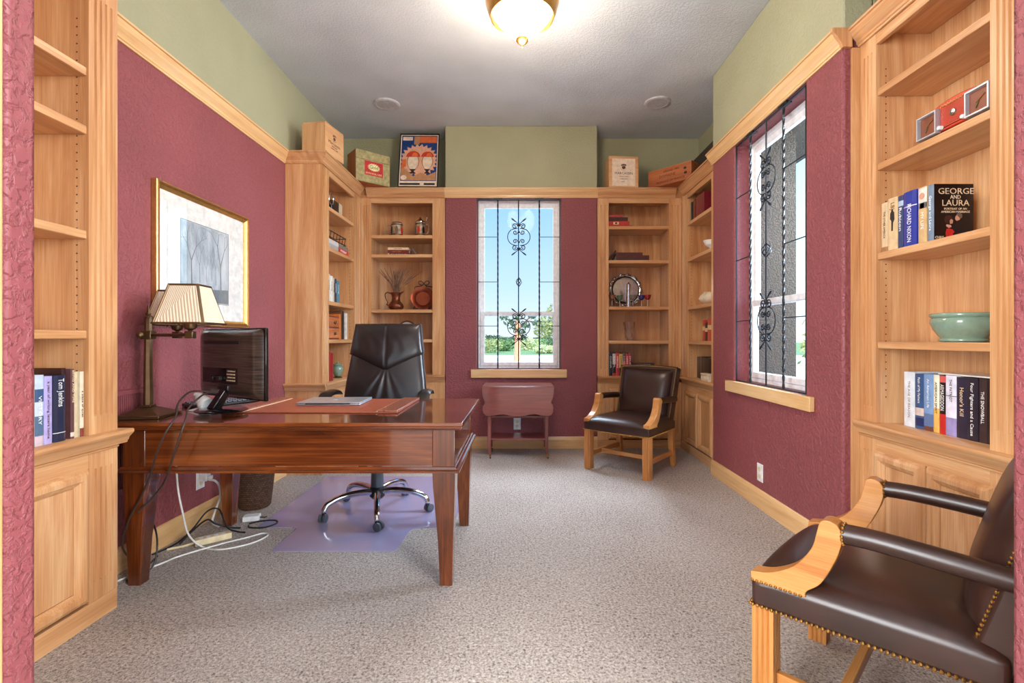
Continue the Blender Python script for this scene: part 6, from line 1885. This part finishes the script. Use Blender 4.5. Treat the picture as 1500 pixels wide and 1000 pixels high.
def outdoors():
    rnd = random.Random(21)
    GZ = -0.25
    o = MB().box(-60, 60, YN + 0.4, 39.9, GZ - 0.2, GZ).build('ground_outside', 'gravel')
    tag(o, 'pale gravel ground outside the back window', 'ground', kind='structure')
    o = MB().box(-80, 80, 40.0, 140, GZ - 0.2, GZ + 0.02).build('lawn_outside', 'lawn')
    tag(o, 'strip of green lawn beyond the gravel outside', 'lawn', kind='structure')
    o = MB().box(-60, 60, 38.6, 39.8, GZ + 0.001, GZ + 0.02).build('kerb_outside', 'asphalt')
    tag(o, 'dark edge between gravel and lawn outside', 'kerb', kind='structure')
    specs = [(-3.6, 47, 2.3, 1.35, 'leaf_olive', 'olive bush at the left edge of the view outside the back window'), (-1.4, 49, 2.0, 1.3, 'leaf_green', 'green bush left of the young tree outside'),
             (0.9, 50, 1.7, 1.5, 'leaf_pale', 'pale yellow green bush behind the young tree trunk outside'), (-6.2, 50, 3.0, 1.5, 'leaf_green', 'green bush beyond the left window frame outside'),
             (3.0, 48, 1.5, 0.75, 'leaf_pale', 'low pale shrub right of the young tree outside'), (-2.6, 53, 2.4, 1.5, 'leaf_dark', 'dark green bush behind the olive one outside'),
             (1.8, 54, 2.6, 1.35, 'leaf_green', 'green bush in the middle of the view outside'), (4.2, 51, 1.6, 1.5, 'leaf_dark', 'dark green bush at the foot of the big tree outside')]
    for (x, y, r, h, m, lab), y2 in zip(specs, (44.2, 49.2, 53.6, 58.5, 42.2, 63.5, 69, 50.8)):
        x, r, h, y = x * y2 / y, r * (y2 / y) ** 0.5, (1.25 + (h - 1.35) * y2 / y if h > 1 else h), y2
        t = thing('garden_bush', lab, 'bush', (x, y, GZ))
        b = MB()
        for k in range(5):
            leaf_mass(b, (rnd.uniform(-0.5, 0.5) * r, rnd.uniform(-0.4, 0.4) * r, h * rnd.uniform(0.42, 0.6)), r * 0.6, r * 0.6, h * 0.5, 260, 0.14, rnd, 0.3)
        b.build('foliage', m, t, fix=False)
        MB().tube([(0, 0, 0), (0.05, 0, h * 0.5)], 0.06, 6).build('trunk', 'bark_dark', t)
    # young tree with a pale trunk
    t = thing('garden_tree', 'young tree with pale trunk and sparse leaves outside the back window', 'tree', (-0.12, 25.0, GZ))
    MB().tube(smooth_path([(-0.05, 0, 0), (-0.02, 0, 0.9), (0.0, 0, 1.8), (0.0, 0, 2.3)], 4), [0.22, 0.2, 0.18, 0.17, 0.165, 0.16, 0.16, 0.155, 0.15, 0.145, 0.14, 0.13, 0.1], 10).build('trunk', 'bark', t, smooth=True)
    b = MB()
    for k, (x, z) in enumerate(((-0.75, 2.45), (-0.45, 2.15), (0.35, 2.0), (0.75, 2.5), (0.95, 2.15), (0.0, 2.4), (0.15, 1.7), (0.25, 1.4), (-0.2, 1.9))):
        leaf_mass(b, (x, rnd.uniform(-.3, .3), z), 0.26, 0.3, 0.18, 34, 0.11, rnd, 0.1)
    b.build('foliage', 'leaf_dark', t, fix=False)
    for x, z in ((-0.75, 2.45), (0.75, 2.5), (0.9, 2.15)):
        MB().tube(smooth_path([(0, 0, 1.7), (x * 0.5, 0, 2.2), (x, 0, z)], 4), 0.035, 6).build('branch', 'bark_dark', t)
    t = thing('garden_tree', 'tall olive green tree at the right of the view outside the back window', 'tree', (3.05, 46.0, GZ))
    b = MB()
    for x, z, r in ((0, 2.9, 1.5), (0.7, 3.8, 1.3), (-0.6, 2.2, 1.2), (1.3, 2.4, 1.6), (0.9, 4.6, 0.9), (1.8, 5.2, 1.0)):
        leaf_mass(b, (x, rnd.uniform(-.5, .5), z), r, r, r * 0.75, 420, 0.16, rnd, 0.25)
    b.build('foliage', 'leaf_olive', t, fix=False)
    MB().tube(smooth_path([(0.4, 0, 0), (0.5, 0, 1.5), (0.6, 0, 3.0)], 4), 0.16, 8).build('trunk', 'bark_dark', t)
    # distant tree line of separate trees
    for i in range(7):
        x = -7.2 + i * 2.3 + rnd.uniform(-.4, .4)
        h = rnd.uniform(1.6, 2.3)
        t = thing('distant_tree', 'distant dark tree on the horizon outside the back window', 'tree', (x * 1.6, 86 + 7 * (i % 2), GZ), 0, 'trees on the horizon')
        b = MB()
        for k in range(3):
            leaf_mass(b, (rnd.uniform(-1, 1), 0, h * rnd.uniform(0.4, 0.6)), 2.6, 1.5, h * 0.42, 200, 0.24, rnd, 0.2)
        b.build('foliage', 'leaf_dark', t, fix=False)
        MB().tube([(0, 0, 0), (0, 0, h * 0.5)], 0.15, 6).build('trunk', 'bark_dark', t)
    # eave and ground beyond the right window
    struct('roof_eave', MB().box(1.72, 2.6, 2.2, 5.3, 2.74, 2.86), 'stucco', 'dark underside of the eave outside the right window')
    struct('ground_porch', MB().box(2.3, 60, -20, YN + 0.39, GZ - 0.2, GZ), 'gravel', 'pale ground outside the right window')
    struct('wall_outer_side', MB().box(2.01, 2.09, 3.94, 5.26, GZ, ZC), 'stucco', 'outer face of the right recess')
    t = thing('garden_bush', 'green bush at the edge of the view through the right window', 'bush', (9.5, 13.2, GZ))
    b = MB()
    for k in range(5):
        leaf_mass(b, (rnd.uniform(-1, 1), rnd.uniform(-1, 1), 1.2), 1.3, 1.3, 1.1, 240, 0.13, rnd, 0.3)
    b.build('foliage', 'leaf_olive', t, fix=False)
    MB().tube([(0, 0, 0), (0, 0, 1.0)], 0.06, 6).build('trunk', 'bark_dark', t)


# ------------------------------------------------------------------ light and camera
def area(name, loc, rot, sx, sy, power, col, spread=None):
    L = bpy.data.lights.new(name, 'AREA')
    L.shape = 'RECTANGLE'
    L.size, L.size_y = sx, sy
    L.energy = power
    L.color = col
    if spread:
        L.spread = spread
    o = bpy.data.objects.new(name, L)
    COL.objects.link(o)
    o.location, o.rotation_euler = loc, rot
    return o


def point(name, loc, power, col, r=0.08):
    L = bpy.data.lights.new(name, 'POINT')
    L.energy, L.color, L.shadow_soft_size = power, col, r
    o = bpy.data.objects.new(name, L)
    COL.objects.link(o)
    o.location = loc
    return o


def lights():
    w = bpy.data.worlds.new('World')
    SC.world = w
    w.use_nodes = True
    nt = w.node_tree
    bg = nt.nodes['Background']
    tc = nd(nt, 'ShaderNodeTexCoord')
    sp = nd(nt, 'ShaderNodeSeparateXYZ')
    nt.links.new(tc.outputs['Generated'], sp.inputs[0])
    col = ramp(nt, sp.outputs['Z'], [(0.0, (0.80, 0.90, 1.0, 1)), (0.10, (0.56, 0.80, 1.0, 1)), (0.30, (0.30, 0.62, 1.0, 1)), (1.0, (0.22, 0.46, 0.95, 1))])
    # the sky is given extra brightness high on the right, out of view
    dot = nd(nt, 'ShaderNodeVectorMath', operation='DOT_PRODUCT')
    dot.inputs[1].default_value = Vector((0.80, -0.25, 0.55)).normalized()
    nt.links.new(tc.outputs['Generated'], dot.inputs[0])
    mr = nd(nt, 'ShaderNodeMapRange')
    mr.inputs['From Min'].default_value = 0.1
    mr.inputs['From Max'].default_value = 1.0
    mr.inputs['To Min'].default_value = SKY
    mr.inputs['To Max'].default_value = SKY * 6
    nt.links.new(dot.outputs['Value'], mr.inputs['Value'])
    nt.links.new(col, bg.inputs['Color'])
    nt.links.new(mr.outputs[0], bg.inputs['Strength'])
    s = bpy.data.lights.new('sun', 'SUN')
    s.energy, s.angle, s.color = SUN, radians(2), (1.0, 0.95, 0.86)
    o = bpy.data.objects.new('sun', s)
    COL.objects.link(o)
    o.rotation_euler = Vector((-0.3, -0.8, 0.6)).to_track_quat('Z', 'Y').to_euler()
    # added fill from both sides of the hall behind the camera; no windows there
    area('hall_fill_left', (-2.5, -0.9, 1.75), (0, radians(-90), radians(20)), 2.4, 2.0, HALL, (0.93, 0.97, 1.0))
    area('hall_fill_right', (2.5, -0.9, 1.75), (0, radians(90), radians(-20)), 2.4, 2.0, HALL * 0.9, (0.93, 0.97, 1.0))
    # daylight through the two windows of the room
    area('sky_light_right', (3.4, 2.7, 2.5), (0, radians(72), 0), 1.8, 1.8, WINR, (0.70, 0.84, 1.0))
    area('sky_light_back', (-0.0, 6.2, 3.9), (radians(-50), 0, 0), 2.2, 1.6, WINB, (0.70, 0.84, 1.0))
    # bulbs of the ceiling lamp: above the bowl's rim, shining up and past it
    point('lamp_bulb', (0.012, 2.9, ZC - 0.07), BULB, (1.0, 0.88, 0.72), 0.05)
    point('lamp_glow', (0.012, 2.9, ZC - 0.42), GLOW, (1.0, 0.86, 0.70), 0.20)


def camera():
    c = bpy.data.cameras.new('camera')
    o = bpy.data.objects.new('camera', c)
    COL.objects.link(o)
    o.location = (0, 0, EYE)
    o.rotation_euler = (radians(90), 0, 0)
    c.sensor_width = 36.0
    c.lens = F / 1500.0 * 36.0
    c.shift_x = -(CX - 750) / 1500.0
    c.shift_y = -(500 - CY) / 1500.0
    c.clip_start = 0.05
    c.clip_end = 400
    SC.camera = o


SKY, SUN, HALL, HALLC, WINR, WINB, BULB, GLOW, BOWL = 0.50, 1.8, 175, 40, 200, 190, 1.4, 24, 1.2
EXPOSURE = 1.22


def main():
    make_materials()
    room()
    windows()
    bookcases()
    fittings()
    desk()
    office_chair()
    chair_mat()
    tea_table()
    picture()
    desk_lamp()
    monitor()
    armchair('brown leather armchair with oak arms in the far right corner', (0.944, 4.118, 0), radians(-40.5))
    armchair('brown leather armchair with oak arms close to the opening, cut by the wall edge', (1.075, 1.415, 0), radians(224))
    desk_things()
    cords()
    near_left_books()
    near_right_books()
    small_books()
    ornaments()
    ledge_things()
    outdoors()
    lights()
    camera()
    vs = SC.view_settings
    vs.view_transform = 'Standard'
    vs.look = 'None'
    vs.gamma = 1.0
    vs.use_curve_mapping = False
    vs.exposure = EXPOSURE
    SC.cycles.use_denoising = True
    SC.cycles.max_bounces = 10
    SC.cycles.transparent_max_bounces = 16
    SC.cycles.sample_clamp_indirect = 6.0


main()
